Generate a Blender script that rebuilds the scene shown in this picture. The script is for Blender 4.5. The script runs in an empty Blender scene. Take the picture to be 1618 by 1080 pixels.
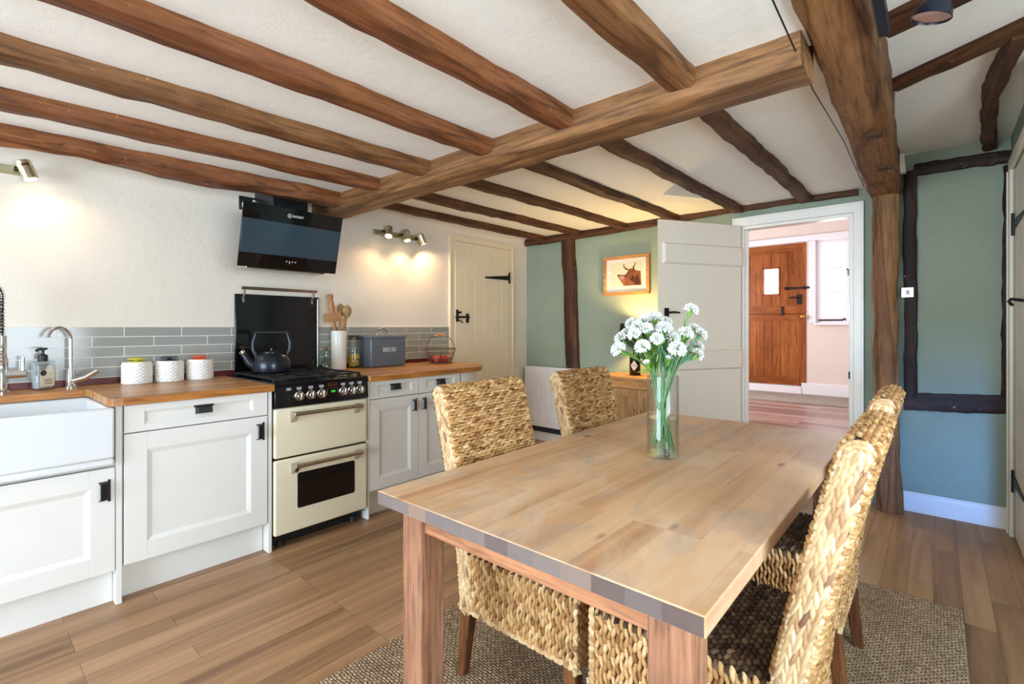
import bpy, bmesh, math, random
from mathutils import Vector, Matrix
PI = math.pi
R = random.Random(11)
sc = bpy.context.scene
COL = sc.collection

# ------------------------------------------------------------ camera
cam_data = bpy.data.cameras.new('camera')
cam = bpy.data.objects.new('camera', cam_data)
COL.objects.link(cam)
sc.camera = cam
cam.location = (0, 0, 1.232)
cam.rotation_euler = (PI / 2, 0, math.atan(671 / 770))
cam_data.sensor_width = 36
cam_data.lens = 770 / 1618 * 36
cam_data.shift_y = -24 / 1618
cam_data.clip_start = 0.02

# ------------------------------------------------------------ world, lights, exposure
vs = sc.view_settings
vs.view_transform = 'Standard'
vs.look = 'None'
vs.gamma = 1
vs.use_curve_mapping = False
vs.exposure = 0.0
world = bpy.data.worlds.new('sky')
sc.world = world
world.use_nodes = True
bg = world.node_tree.nodes['Background']
bg.inputs[0].default_value = (0.80, 0.90, 1.0, 1)
bg.inputs[1].default_value = 2.2
sc.cycles.use_denoising = True
sc.cycles.max_bounces = 9
sc.cycles.transparent_max_bounces = 12
sc.cycles.sample_clamp_indirect = 6


def area(name, loc, target, sx, sy, watt, col):
    d = bpy.data.lights.new(name, 'AREA')
    d.shape = 'RECTANGLE'
    d.size, d.size_y, d.energy, d.color = sx, sy, watt, col
    o = bpy.data.objects.new(name, d)
    COL.objects.link(o)
    o.location = loc
    o.rotation_euler = (Vector(target) - Vector(loc)).to_track_quat('-Z', 'Y').to_euler()
    return o


# daylight entering by glazed doors and window put in unseen behind the camera, by the hall window, plus fills
area('daylight_patio', (-1.5, -3.53, 1.15), (-1.4, 2.0, 1.75), 2.7, 1.9, 250, (0.67, 0.83, 1.0))
area('side_window_fill', (1.52, 0.35, 1.35), (-1.2, 0.7, 2.0), 1.5, 1.3, 78, (0.76, 0.88, 1.0))  # added light at an unseen window, aimed up to brighten the ceiling
area('blue_wall_fill', (0.72, -3.53, 1.2), (0.13, 4.2, 0.38), 0.5, 0.5, 3.2, (0.10, 0.36, 1.0)).data.spread = math.radians(12)  # added narrow blue beam that tints the lower right wall
area('daylight_hall', (-1.07, 8.5, 1.95), (-1.3, 5.0, 0.9), 1.0, 1.6, 60, (0.93, 0.93, 1.0))
area('hall_fill_light', (-3.3, 6.2, 1.7), (-0.9, 6.6, 1.3), 1.4, 1.2, 75, (0.97, 0.95, 1.0))  # added fill light inside the hall, no window stands here


# ------------------------------------------------------------ mesh helpers
def srgb(r, g, b):
    f = lambda v: (v / 255 / 12.92) if v / 255 <= 0.04045 else ((v / 255 + 0.055) / 1.055) ** 2.4
    return (f(r), f(g), f(b), 1)


class MB:
    def __init__(s):
        s.v, s.f, s.t, s.tone = [], [], [], 0.0

    def add(s, vs_, fs_):
        n = len(s.v)
        s.v += [tuple(p) for p in vs_]
        s.f += [tuple(i + n for i in f) for f in fs_]
        s.t += [s.tone] * len(fs_)

    def box(s, x0, x1, y0, y1, z0, z1):
        x0, x1 = min(x0, x1), max(x0, x1)
        y0, y1 = min(y0, y1), max(y0, y1)
        z0, z1 = min(z0, z1), max(z0, z1)
        s.add([(x0, y0, z0), (x1, y0, z0), (x1, y1, z0), (x0, y1, z0), (x0, y0, z1), (x1, y0, z1), (x1, y1, z1), (x0, y1, z1)],
              [(0, 3, 2, 1), (4, 5, 6, 7), (0, 1, 5, 4), (1, 2, 6, 5), (2, 3, 7, 6), (3, 0, 4, 7)])
        return s

    def hexa(s, p):      # eight corners, bottom ring then top ring
        s.add(p, [(0, 3, 2, 1), (4, 5, 6, 7), (0, 1, 5, 4), (1, 2, 6, 5), (2, 3, 7, 6), (3, 0, 4, 7)])
        return s

    def prism(s, poly, d0, d1, axis='z'):
        n = len(poly)
        if axis == 'z':
            g = lambda p, d: (p[0], p[1], d)
        elif axis == 'x':
            g = lambda p, d: (d, p[0], p[1])
        else:
            g = lambda p, d: (p[0], d, p[1])
        s.add([g(p, d0) for p in poly] + [g(p, d1) for p in poly],
              [tuple(range(n))[::-1], tuple(range(n, 2 * n))] + [(i, (i + 1) % n, n + (i + 1) % n, n + i) for i in range(n)])
        return s

    def tube(s, pts, r, n=8, cap=True):
        pts = [Vector(p) for p in pts]
        m = len(pts)
        rr = r if isinstance(r, (list, tuple)) else [r] * m
        vs_, fs_ = [], []
        prev = None
        for i, p in enumerate(pts):
            d = (pts[min(i + 1, m - 1)] - pts[max(i - 1, 0)]).normalized()
            if prev is None:
                a = Vector((0, 0, 1)) if abs(d.z) < 0.9 else Vector((1, 0, 0))
                u = d.cross(a).normalized()
            else:
                u = (prev - d * prev.dot(d)).normalized()
            prev = u
            w = d.cross(u)
            for k in range(n):
                t = 2 * PI * k / n
                vs_.append(p + (u * math.cos(t) + w * math.sin(t)) * rr[i])
        for i in range(m - 1):
            for k in range(n):
                fs_.append((i * n + k, i * n + (k + 1) % n, (i + 1) * n + (k + 1) % n, (i + 1) * n + k))
        if cap:
            fs_.append(tuple(range(n))[::-1])
            fs_.append(tuple(range((m - 1) * n, m * n)))
        s.add(vs_, fs_)
        return s

    def cyl(s, p0, p1, r0, r1=None, n=20):
        return s.tube([p0, p1], [r0, r0 if r1 is None else r1], n)

    def lathe(s, prof, c, n=28, m=None, sx=1, sy=1):   # prof: (radius, height) pairs about local z, placed at c or by the matrix m
        vs_, fs_ = [], []
        k = len(prof)
        for (r, z) in prof:
            for i in range(n):
                t = 2 * PI * i / n
                p = Vector((max(r, 1e-5) * math.cos(t) * sx, max(r, 1e-5) * math.sin(t) * sy, z))
                if m is not None:
                    p = m @ p
                vs_.append(p + Vector(c))
        for j in range(k - 1):
            for i in range(n):
                fs_.append((j * n + i, j * n + (i + 1) % n, (j + 1) * n + (i + 1) % n, (j + 1) * n + i))
        fs_.append(tuple(range(n))[::-1])
        fs_.append(tuple(range((k - 1) * n, k * n)))
        s.add(vs_, fs_)
        return s

    def ball(s, c, rx, ry=None, rz=None, n=12, k=8):
        ry = rx if ry is None else ry
        rz = rx if rz is None else rz
        prof = [(math.sin(PI * j / k), -math.cos(PI * j / k)) for j in range(k + 1)]
        return s.lathe(prof, c, n, Matrix(((rx, 0, 0), (0, ry, 0), (0, 0, rz))))

    def build(s, name, mat, parent=None, smooth=True, bevel=0.0, seg=2, origin=None, ang=38, tone=False):
        me = bpy.data.meshes.new(name)
        if parent is not None:
            off = Vector(parent.get('_o', (0, 0, 0)))
        elif origin is not None:
            off = Vector(origin)
        else:
            xs = [p[0] for p in s.v]; ys = [p[1] for p in s.v]; zs = [p[2] for p in s.v]
            off = Vector(((min(xs) + max(xs)) / 2, (min(ys) + max(ys)) / 2, min(zs)))
        me.from_pydata([(p[0] - off.x, p[1] - off.y, p[2] - off.z) for p in s.v], [], s.f)
        if tone:
            at = me.attributes.new('tone', 'FLOAT', 'FACE')
            at.data.foreach_set('value', s.t)
        bm = bmesh.new()
        bm.from_mesh(me)
        bmesh.ops.recalc_face_normals(bm, faces=bm.faces)
        bm.to_mesh(me)
        bm.free()
        if smooth:
            me.polygons.foreach_set('use_smooth', [True] * len(me.polygons))
            me.set_sharp_from_angle(angle=math.radians(ang))
        me.materials.append(mat)
        o = bpy.data.objects.new(name, me)
        COL.objects.link(o)
        if parent is not None:
            o.parent = parent
        else:
            o.location = off
        o['_o'] = tuple(off)
        if bevel:
            b = o.modifiers.new('bevel', 'BEVEL')
            b.width, b.segments, b.limit_method, b.angle_limit = bevel, seg, 'ANGLE', math.radians(35)
        return o


def tag(o, label, cat, group=None):
    o['label'], o['category'] = label, cat
    if group:
        o['group'] = group
    return o


def thing(name, loc, label, cat, group=None):
    o = bpy.data.objects.new(name, None)
    COL.objects.link(o)
    o.location = loc
    o.empty_display_size = 0.05
    o['_o'] = tuple(loc)
    return tag(o, label, cat, group)


def struct(o):
    o['kind'] = 'structure'
    return o


def copy_tree(o, parent=None):
    c = o.copy()
    COL.objects.link(c)
    if parent:
        c.parent = parent
    for ch in list(o.children):
        copy_tree(ch, c)
    return c


def lerp(a, b, t):
    return a + (b - a) * t


def box(name, mat, x0, x1, y0, y1, z0, z1, parent=None, bevel=0.0, seg=2):
    return MB().box(x0, x1, y0, y1, z0, z1).build(name, mat, parent, bevel=bevel, seg=seg)


def text_mesh(name, body, size, mat, parent, loc, rot, depth=0.0006, sx=1.0):
    cu = bpy.data.curves.new(name, 'FONT')
    cu.body, cu.size, cu.extrude, cu.align_x, cu.align_y = body, size, depth, 'CENTER', 'CENTER'
    t = bpy.data.objects.new(name + '_tmp', cu)
    COL.objects.link(t)
    bpy.context.view_layer.update()
    me = bpy.data.meshes.new_from_object(t.evaluated_get(bpy.context.evaluated_depsgraph_get()))
    bpy.data.objects.remove(t)
    bpy.data.curves.remove(cu)
    me.name = name
    me.materials.clear()
    me.materials.append(mat)
    o = bpy.data.objects.new(name, me)
    COL.objects.link(o)
    o.parent = parent
    po = Vector(parent.get('_o', (0, 0, 0)))
    o.location = Vector(loc) - po
    o.rotation_euler = rot
    o.scale = (sx, 1, 1)
    return o


# ------------------------------------------------------------ materials
def base_mat(name, col=(0.8, 0.8, 0.8, 1), rough=0.5, metal=0.0, spec=0.5):
    m = bpy.data.materials.new(name)
    m.use_nodes = True
    b = m.node_tree.nodes['Principled BSDF']
    b.inputs['Base Color'].default_value = col
    b.inputs['Roughness'].default_value = rough
    b.inputs['Metallic'].default_value = metal
    b.inputs['Specular IOR Level'].default_value = spec
    return m, m.node_tree, b


def N(nt, typ, **kw):
    n = nt.nodes.new(typ)
    for k, v in kw.items():
        setattr(n, k, v)
    return n


def ramp(nt, src, stops):
    r = N(nt, 'ShaderNodeValToRGB')
    e = r.color_ramp.elements
    e[0].position, e[0].color = stops[0]
    e[1].position, e[1].color = stops[-1]
    for p, c in stops[1:-1]:
        x = e.new(p)
        x.color = c
    nt.links.new(src, r.inputs[0])
    return r.outputs[0]


def coords(nt, scale=(1, 1, 1), kind='Object', rot=(0, 0, 0), loc=(0, 0, 0)):
    tc = N(nt, 'ShaderNodeTexCoord')
    mp = N(nt, 'ShaderNodeMapping')
    mp.inputs['Scale'].default_value = scale
    mp.inputs['Rotation'].default_value = rot
    mp.inputs['Location'].default_value = loc
    nt.links.new(tc.outputs[kind], mp.inputs[0])
    return mp.outputs[0]


def noise(nt, vec, scale, detail=4, rough=0.55, dist=0.0):
    n = N(nt, 'ShaderNodeTexNoise')
    n.inputs['Scale'].default_value = scale
    n.inputs['Detail'].default_value = detail
    n.inputs['Roughness'].default_value = rough
    n.inputs['Distortion'].default_value = dist
    nt.links.new(vec, n.inputs['Vector'])
    return n.outputs['Fac']


def mix(nt, fac, a, b, mode='MIX'):
    m = N(nt, 'ShaderNodeMix', data_type='RGBA', blend_type=mode)
    for sock, v in ((m.inputs[0], fac), (m.inputs[6], a), (m.inputs[7], b)):
        if hasattr(v, 'node'):
            nt.links.new(v, sock)
        else:
            sock.default_value = v
    return m.outputs[2]


def bump(nt, b, h, strength=0.3, dist=0.01):
    n = N(nt, 'ShaderNodeBump')
    n.inputs['Strength'].default_value = strength
    n.inputs['Distance'].default_value = dist
    nt.links.new(h, n.inputs['Height'])
    nt.links.new(n.outputs[0], b.inputs['Normal'])


def plain(name, rgb, rough=0.5, metal=0.0, spec=0.5, var=0.04, bscale=60, bstr=0.0):
    """painted / cast surface: a faint noise in tone, optional fine bump"""
    c = srgb(*rgb)
    m, nt, b = base_mat(name, c, rough, metal, spec)
    f = noise(nt, coords(nt), 7, 3)
    lo = tuple(max(0, x * (1 - var)) for x in c[:3]) + (1,)
    hi = tuple(min(1, x * (1 + var)) for x in c[:3]) + (1,)
    nt.links.new(ramp(nt, f, [(0.3, lo), (0.7, hi)]), b.inputs['Base Color'])
    if bstr:
        bump(nt, b, noise(nt, coords(nt), bscale, 4), bstr, 0.004)
    return m


def plaster(name, rgb, rough=0.85, var=0.05, bs=0.35):
    c = srgb(*rgb)
    m, nt, b = base_mat(name, c, rough, 0, 0.25)
    v = coords(nt)
    f = noise(nt, v, 1.7, 5, 0.6)
    lo = tuple(x * (1 - var) for x in c[:3]) + (1,)
    hi = tuple(min(1, x * (1 + var * 0.6)) for x in c[:3]) + (1,)
    nt.links.new(ramp(nt, f, [(0.3, lo), (0.7, hi)]), b.inputs['Base Color'])
    bump(nt, b, noise(nt, v, 9, 6, 0.62), bs, 0.02)
    return m


def timber(name, dark, mid, light, rough=0.6, grain=1.0, bs=0.6, axis='x', flecks=None, rough_hewn=False):
    """grain running along the object's own axis"""
    m, nt, b = base_mat(name, srgb(*mid), rough, 0, 0.3)
    st = 0.07
    sca = {'x': (st, 1, 1), 'y': (1, st, 1), 'z': (1, 1, st)}[axis]
    v = coords(nt, sca)
    f1 = noise(nt, v, 9 * grain, 6, 0.62, 0.6)
    f2 = noise(nt, v, 75 * grain, 3, 0.6)
    f3 = noise(nt, coords(nt, (1, 1, 1)), 2.6, 4, 0.6)
    c1 = ramp(nt, f1, [(0.25, srgb(*dark)), (0.5, srgb(*mid)), (0.75, srgb(*light))])
    k = ramp(nt, f2, [(0.32, (0.40, 0.37, 0.35, 1)), (0.5, (0.92, 0.9, 0.88, 1)), (0.7, (1.12, 1.1, 1.08, 1))])
    c2 = mix(nt, 0.8, c1, k, 'MULTIPLY')
    k3 = ramp(nt, f3, [(0.3, (0.62, 0.6, 0.58, 1)), (0.7, (1.14, 1.1, 1.04, 1))])
    c3 = mix(nt, 0.8, c2, k3, 'MULTIPLY')
    if rough_hewn:
        wv = N(nt, 'ShaderNodeTexVoronoi', feature='DISTANCE_TO_EDGE')
        wv.inputs['Scale'].default_value = 11
        q = {'x': (0.05, 1, 1), 'y': (1, 0.05, 1), 'z': (1, 1, 0.05)}[axis]
        nt.links.new(coords(nt, q), wv.inputs['Vector'])
        ck = ramp(nt, wv.outputs['Distance'], [(0.0, (0.30, 0.27, 0.25, 1)), (0.035, (0.8, 0.78, 0.76, 1)), (0.09, (1, 1, 1, 1))])
        c3 = mix(nt, 0.75, c3, ck, 'MULTIPLY')
    if flecks:
        f4 = noise(nt, coords(nt), 26, 5, 0.7)
        fk = ramp(nt, f4, [(0.66, (0, 0, 0, 1)), (0.72, (1, 1, 1, 1))])
        c3 = mix(nt, fk, c3, srgb(*flecks))
    nt.links.new(c3, b.inputs['Base Color'])
    ad = N(nt, 'ShaderNodeMath', operation='ADD')
    nt.links.new(f1, ad.inputs[0])
    nt.links.new(f2, ad.inputs[1])
    bump(nt, b, ad.outputs[0], bs, 0.006)
    return m


def planks(name, width, length, cols, rough=0.38, along='y', grain=26, gap=0.0015, rough2=None, knots=False, seed=0.0, bs=0.15, gapcol=(0.09, 0.055, 0.03, 1), tv=0.34):
    """rows of boards: brick pattern for the layout, stretched noise for the grain"""
    m, nt, b = base_mat(name, srgb(*cols[1]), rough, 0, 0.4)
    rot = (0, 0, PI / 2) if along == 'y' else (0, 0, 0)
    v = coords(nt, (1, 1, 1), 'Object', rot, (seed, seed * 0.37, 0))
    br = N(nt, 'ShaderNodeTexBrick', offset=0.37, offset_frequency=3, squash=1.0)
    br.inputs['Color1'].default_value = (0, 0, 0, 1)
    br.inputs['Color2'].default_value = (1, 1, 1, 1)
    br.inputs['Mortar'].default_value = (0.5, 0.5, 0.5, 1)
    br.inputs['Scale'].default_value = 1
    br.inputs['Mortar Size'].default_value = gap
    br.inputs['Mortar Smooth'].default_value = 0.2
    br.inputs['Bias'].default_value = 0
    br.inputs['Brick Width'].default_value = length
    br.inputs['Row Height'].default_value = width
    nt.links.new(v, br.inputs['Vector'])
    sep = N(nt, 'ShaderNodeSeparateColor')
    nt.links.new(br.outputs['Color'], sep.inputs[0])
    # grain, shifted per board
    cb = N(nt, 'ShaderNodeCombineXYZ')
    mu = N(nt, 'ShaderNodeMath', operation='MULTIPLY')
    mu.inputs[1].default_value = 17.0
    nt.links.new(sep.outputs[0], mu.inputs[0])
    nt.links.new(mu.outputs[0], cb.inputs[2])
    va = N(nt, 'ShaderNodeVectorMath', operation='MULTIPLY_ADD')
    va.inputs[1].default_value = (0.055, 1, 1)
    nt.links.new(v, va.inputs[0])
    nt.links.new(cb.outputs[0], va.inputs[2])
    g = noise(nt, va.outputs[0], grain, 6, 0.62, 0.9)
    g2 = noise(nt, va.outputs[0], grain * 0.32, 3, 0.5, 1.4)
    tone = N(nt, 'ShaderNodeMath', operation='MULTIPLY_ADD')
    nt.links.new(sep.outputs[0], tone.inputs[0])
    tone.inputs[1].default_value = tv
    ad = N(nt, 'ShaderNodeMath', operation='MULTIPLY_ADD')
    nt.links.new(g, ad.inputs[0])
    ad.inputs[1].default_value = 0.62
    nt.links.new(g2, ad.inputs[2])
    ad2 = N(nt, 'ShaderNodeMath', operation='MULTIPLY')
    nt.links.new(ad.outputs[0], ad2.inputs[0])
    ad2.inputs[1].default_value = 0.52
    of = N(nt, 'ShaderNodeMath', operation='ADD')
    of.inputs[1].default_value = (0.34 - tv) / 2
    nt.links.new(ad2.outputs[0], of.inputs[0])
    nt.links.new(of.outputs[0], tone.inputs[2])
    c = ramp(nt, tone.outputs[0], [(0.38, srgb(*cols[0])), (0.58, srgb(*cols[1])), (0.80, srgb(*cols[2]))])
    if knots:
        vo = N(nt, 'ShaderNodeTexVoronoi')
        vo.inputs['Scale'].default_value = 1
        mp = coords(nt, (9.0, 3.6, 1), 'Object', (0, 0, 0), (0.3, 0.9, 0))
        nt.links.new(mp, vo.inputs['Vector'])
        kf = ramp(nt, vo.outputs['Distance'], [(0.0, (1, 1, 1, 1)), (0.07, (0.75, 0.75, 0.75, 1)), (0.13, (0, 0, 0, 1))])
        pick = N(nt, 'ShaderNodeSeparateColor')
        nt.links.new(vo.outputs['Color'], pick.inputs[0])
        gt = N(nt, 'ShaderNodeMath', operation='GREATER_THAN')
        gt.inputs[1].default_value = 0.42
        nt.links.new(pick.outputs[0], gt.inputs[0])
        kk = N(nt, 'ShaderNodeMath', operation='MULTIPLY')
        nt.links.new(kf, kk.inputs[0])
        nt.links.new(gt.outputs[0], kk.inputs[1])
        c = mix(nt, kk.outputs[0], c, srgb(112, 88, 74))
        # greyed, worn patches of the finish
        wv = coords(nt, (1.0, 0.45, 1))
        wf = ramp(nt, noise(nt, wv, 5.5, 5, 0.65, 0.8), [(0.50, (0, 0, 0, 1)), (0.72, (0.75, 0.75, 0.75, 1))])
        c = mix(nt, wf, c, srgb(168, 158, 150))
        pf = ramp(nt, noise(nt, coords(nt, (1.0, 0.5, 1), 'Object', (0, 0, 0), (4, 2, 0)), 3.2, 5, 0.7, 0.5), [(0.46, (0, 0, 0, 1)), (0.70, (0.7, 0.7, 0.7, 1))])
        c = mix(nt, pf, c, srgb(232, 210, 186))
    c = mix(nt, br.outputs['Fac'], c, gapcol)
    nt.links.new(c, b.inputs['Base Color'])
    if rough2:
        rr = N(nt, 'ShaderNodeMapRange')
        rr.inputs[3].default_value, rr.inputs[4].default_value = rough, rough2
        nt.links.new(g2, rr.inputs[0])
        nt.links.new(rr.outputs[0], b.inputs['Roughness'])
    bump(nt, b, g, bs, 0.002)
    return m


def tile_mat(name):
    m, nt, b = base_mat(name, srgb(140, 143, 138), 0.12, 0, 0.5)
    tc = N(nt, 'ShaderNodeTexCoord')
    sx = N(nt, 'ShaderNodeSeparateXYZ')
    nt.links.new(tc.outputs['Object'], sx.inputs[0])
    cb = N(nt, 'ShaderNodeCombineXYZ')
    nt.links.new(sx.outputs[1], cb.inputs[0])
    nt.links.new(sx.outputs[2], cb.inputs[1])
    br = N(nt, 'ShaderNodeTexBrick', offset=0.5, offset_frequency=2, squash=1.0)
    br.inputs['Color1'].default_value = srgb(152, 153, 147)
    br.inputs['Color2'].default_value = srgb(166, 166, 159)
    br.inputs['Mortar'].default_value = srgb(232, 230, 222)
    br.inputs['Scale'].default_value = 1
    br.inputs['Mortar Size'].default_value = 0.0022
    br.inputs['Mortar Smooth'].default_value = 0.1
    br.inputs['Brick Width'].default_value = 0.277
    br.inputs['Row Height'].default_value = 0.0555
    nt.links.new(cb.outputs[0], br.inputs['Vector'])
    nt.links.new(br.outputs['Color'], b.inputs['Base Color'])
    rr = N(nt, 'ShaderNodeMapRange')
    rr.inputs[3].default_value, rr.inputs[4].default_value = 0.12, 0.8
    nt.links.new(br.outputs['Fac'], rr.inputs[0])
    nt.links.new(rr.outputs[0], b.inputs['Roughness'])
    iv = N(nt, 'ShaderNodeMath', operation='SUBTRACT')
    iv.inputs[0].default_value = 1
    nt.links.new(br.outputs['Fac'], iv.inputs[1])
    bump(nt, b, iv.outputs[0], 0.5, 0.003)
    return m


def toned(name, stops, rough=0.6, spec=0.3, nscale=90):
    """woven strands: every strand has its own dye tone"""
    m, nt, b = base_mat(name, stops[0][1], rough, 0, spec)
    at = N(nt, 'ShaderNodeAttribute', attribute_name='tone')
    f = noise(nt, coords(nt), nscale, 3)
    ad = N(nt, 'ShaderNodeMath', operation='MULTIPLY_ADD')
    nt.links.new(f, ad.inputs[0])
    ad.inputs[1].default_value = 0.3
    sb = N(nt, 'ShaderNodeMath', operation='SUBTRACT')
    sb.inputs[1].default_value = 0.15
    nt.links.new(at.outputs['Fac'], sb.inputs[0])
    nt.links.new(sb.outputs[0], ad.inputs[2])
    nt.links.new(ramp(nt, ad.outputs[0], stops), b.inputs['Base Color'])
    bump(nt, b, f, 0.25, 0.002)
    return m


def glass(name, rgb=(255, 255, 255), rough=0.0, ior=1.45):
    m, nt, b = base_mat(name, srgb(*rgb), rough)
    b.inputs['Transmission Weight'].default_value = 1
    b.inputs['IOR'].default_value = ior
    return m


def pane_mat(name, refl=0.04, edge=0.55, fall=4.0):
    m = bpy.data.materials.new(name)
    m.use_nodes = True
    nt = m.node_tree
    nt.nodes.clear()
    out = N(nt, 'ShaderNodeOutputMaterial')
    t = N(nt, 'ShaderNodeBsdfTransparent')
    g = N(nt, 'ShaderNodeBsdfGlossy')
    g.inputs['Roughness'].default_value = 0.02
    lw = N(nt, 'ShaderNodeLayerWeight')
    lw.inputs[0].default_value = 0.5
    pw = N(nt, 'ShaderNodeMath', operation='POWER')
    pw.inputs[1].default_value = fall
    nt.links.new(lw.outputs['Facing'], pw.inputs[0])
    fr = N(nt, 'ShaderNodeMapRange')
    fr.inputs[3].default_value, fr.inputs[4].default_value = refl, edge
    nt.links.new(pw.outputs[0], fr.inputs[0])
    mx = N(nt, 'ShaderNodeMixShader')
    nt.links.new(fr.outputs[0], mx.inputs[0])
    nt.links.new(t.outputs[0], mx.inputs[1])
    nt.links.new(g.outputs[0], mx.inputs[2])
    nt.links.new(mx.outputs[0], out.inputs[0])
    return m


def thin_glass(name, rgb, refl=0.05):
    """clear wall of a vessel: straight-through tint plus a mirror-like sheen towards its edges"""
    m = pane_mat(name, refl, 0.9, 2.6)
    for n in m.node_tree.nodes:
        if n.type == 'BSDF_TRANSPARENT':
            n.inputs[0].default_value = srgb(*rgb)
    return m


def lamp_mat(name, rgb, strength):
    m, nt, b = base_mat(name, srgb(*rgb), 0.4)
    b.inputs['Emission Color'].default_value = srgb(*rgb)
    b.inputs['Emission Strength'].default_value = strength
    return m


M = {}
M['cream_wall'] = plaster('cream_plaster', (236, 227, 213), var=0.03, bs=0.2)
M['ceiling'] = plaster('ceiling_plaster', (248, 247, 240), var=0.03, bs=0.16)
M['sage'] = plaster('sage_plaster', (152, 164, 144), var=0.09, bs=0.4)
M['pink'] = plaster('hall_plaster', (228, 214, 204), var=0.03, bs=0.25)
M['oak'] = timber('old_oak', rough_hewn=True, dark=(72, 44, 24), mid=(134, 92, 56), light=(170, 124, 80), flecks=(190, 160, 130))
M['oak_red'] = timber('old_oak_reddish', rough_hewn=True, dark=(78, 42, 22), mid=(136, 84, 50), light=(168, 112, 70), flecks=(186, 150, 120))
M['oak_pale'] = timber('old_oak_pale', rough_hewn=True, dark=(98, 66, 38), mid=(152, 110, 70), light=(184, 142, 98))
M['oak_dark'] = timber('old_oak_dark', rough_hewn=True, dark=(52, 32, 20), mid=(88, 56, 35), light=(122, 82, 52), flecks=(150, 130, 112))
M['oak_black'] = timber('tarred_timber', rough_hewn=True, dark=(34, 24, 22), mid=(58, 42, 36), light=(84, 62, 52), flecks=(170, 165, 160))
M['post'] = timber('post_oak', rough_hewn=True, dark=(100, 66, 40), mid=(150, 108, 70), light=(182, 138, 94), grain=0.8, bs=1.0)
M['floor'] = planks('laminate_floor', 0.098, 0.82, ((118, 86, 60), (164, 124, 88), (190, 150, 112)), 0.30, 'y', 30, 0.0009, 0.45, tv=0.22)
M['hall_floor'] = planks('hall_laminate', 0.13, 0.9, ((112, 86, 80), (150, 120, 112), (176, 146, 136)), 0.22, 'x', 30, 0.0012, 0.4)
M['tabletop'] = planks('worn_pine_boards', 0.082, 2.3, ((178, 126, 88), (216, 172, 130), (234, 198, 158)), 0.36, 'y', 20, 0.0003, 0.55, True, 1.7, 0.12, (0.40, 0.27, 0.18, 1), tv=0.13)
M['table_leg'] = timber('pine_leg', (138, 90, 66), (174, 126, 98), (198, 154, 124), 0.5, 1.2, 0.2, 'z')
M['table_apron'] = timber('pine_rail', (170, 108, 74), (200, 142, 104), (218, 168, 130), 0.5, 1.2, 0.2, 'x')
M['worktop'] = planks('oiled_worktop', 0.045, 0.6, ((150, 100, 56), (190, 136, 84), (212, 162, 108)), 0.28, 'y', 30, 0.0004, 0.4, seed=0.4, gapcol=(0.16, 0.07, 0.03, 1))
M['worktop_edge'] = timber('oiled_worktop_edge', (160, 98, 42), (198, 132, 66), (214, 152, 84), 0.3, 1.2, 0.1, 'y')
M['upstand'] = timber('red_upstand', (72, 26, 22), (104, 42, 36), (128, 60, 50), 0.35, 1.2, 0.1, 'y')
M['tiles'] = tile_mat('grey_metro_tiles')
M['cab'] = plain('white_cabinet_paint', (238, 236, 230), 0.35, var=0.015)
M['cab_door'] = plain('white_board_door_paint', (232, 222, 204), 0.45, var=0.02)
M['cream_door'] = plain('cream_board_door_paint', (240, 225, 196), 0.45, var=0.02)
M['white_gloss'] = plain('white_gloss_paint', (240, 237, 228), 0.3, var=0.015)
M['ceramic'] = plain('white_fireclay', (234, 236, 238), 0.08, var=0.005)
M['cream_enamel'] = plain('cream_enamel', (240, 230, 200), 0.16, var=0.01)
M['black_enamel'] = plain('black_enamel', (14, 15, 20), 0.12, var=0.1)
M['black_matt'] = plain('black_cast_iron', (22, 22, 24), 0.55, var=0.15, bstr=0.1)
M['iron'] = plain('black_iron', (24, 23, 22), 0.42, 0.3, var=0.15)
M['gunmetal'] = plain('gunmetal_handle', (52, 52, 50), 0.38, 0.6, var=0.1)
M['steel'] = plain('brushed_steel', (196, 190, 182), 0.26, 1.0, var=0.04)
M['chrome'] = plain('chrome', (225, 225, 228), 0.06, 1.0, var=0.01)
M['satin_brass'] = plain('satin_nickel', (206, 198, 160), 0.3, 0.8, var=0.03)
M['oven_glass'] = plain('dark_oven_glass', (16, 15, 15), 0.05, var=0.1)
M['hood_glass'] = plain('blue_grey_hood_glass', (52, 70, 82), 0.10, var=0.02)
M['hood_black'] = plain('black_hood_glass', (8, 9, 13), 0.05, var=0.1)
M['chim'] = plain('hood_chimney_black', (28, 32, 38), 0.3, 0.4, var=0.05)
M['white_mark'] = plain('white_lettering', (235, 235, 235), 0.5, var=0.01)
M['grey_mark'] = plain('dark_lettering', (60, 60, 62), 0.5, var=0.01)
M['bread_blue'] = plain('slate_blue_enamel', (100, 107, 116), 0.3, var=0.02)
M['canister'] = plain('white_glazed_canister', (242, 240, 234), 0.22, var=0.01)
M['lid_yellow'] = plain('yellow_lid', (214, 200, 30), 0.35)
M['lid_navy'] = plain('navy_lid', (32, 42, 58), 0.35)
M['lid_orange'] = plain('orange_lid', (236, 92, 40), 0.35)
M['kettle'] = plain('dark_blue_kettle_enamel', (34, 38, 48), 0.24, 0.3, var=0.08)
M['pot'] = plain('cream_stoneware', (238, 234, 222), 0.25, var=0.01)
M['spoon'] = timber('utensil_beech', (160, 126, 84), (196, 164, 118), (216, 188, 144), 0.6, 2.0, 0.1, 'z')
M['mallet'] = timber('mallet_beech', (172, 118, 74), (204, 150, 102), (220, 172, 126), 0.6, 2.0, 0.1, 'z')
M['glass'] = thin_glass('clear_glass', (252, 254, 253))
M['green_glass'] = thin_glass('greenish_glass', (238, 247, 243))
M['water'] = thin_glass('water', (248, 253, 251), 0.02)
M['pane'] = pane_mat('window_glass')
M['pasta'] = plain('dry_pasta', (232, 186, 52), 0.5, var=0.1)
M['cork'] = plain('cork', (150, 106, 66), 0.8, var=0.1, bstr=0.3)
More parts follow.
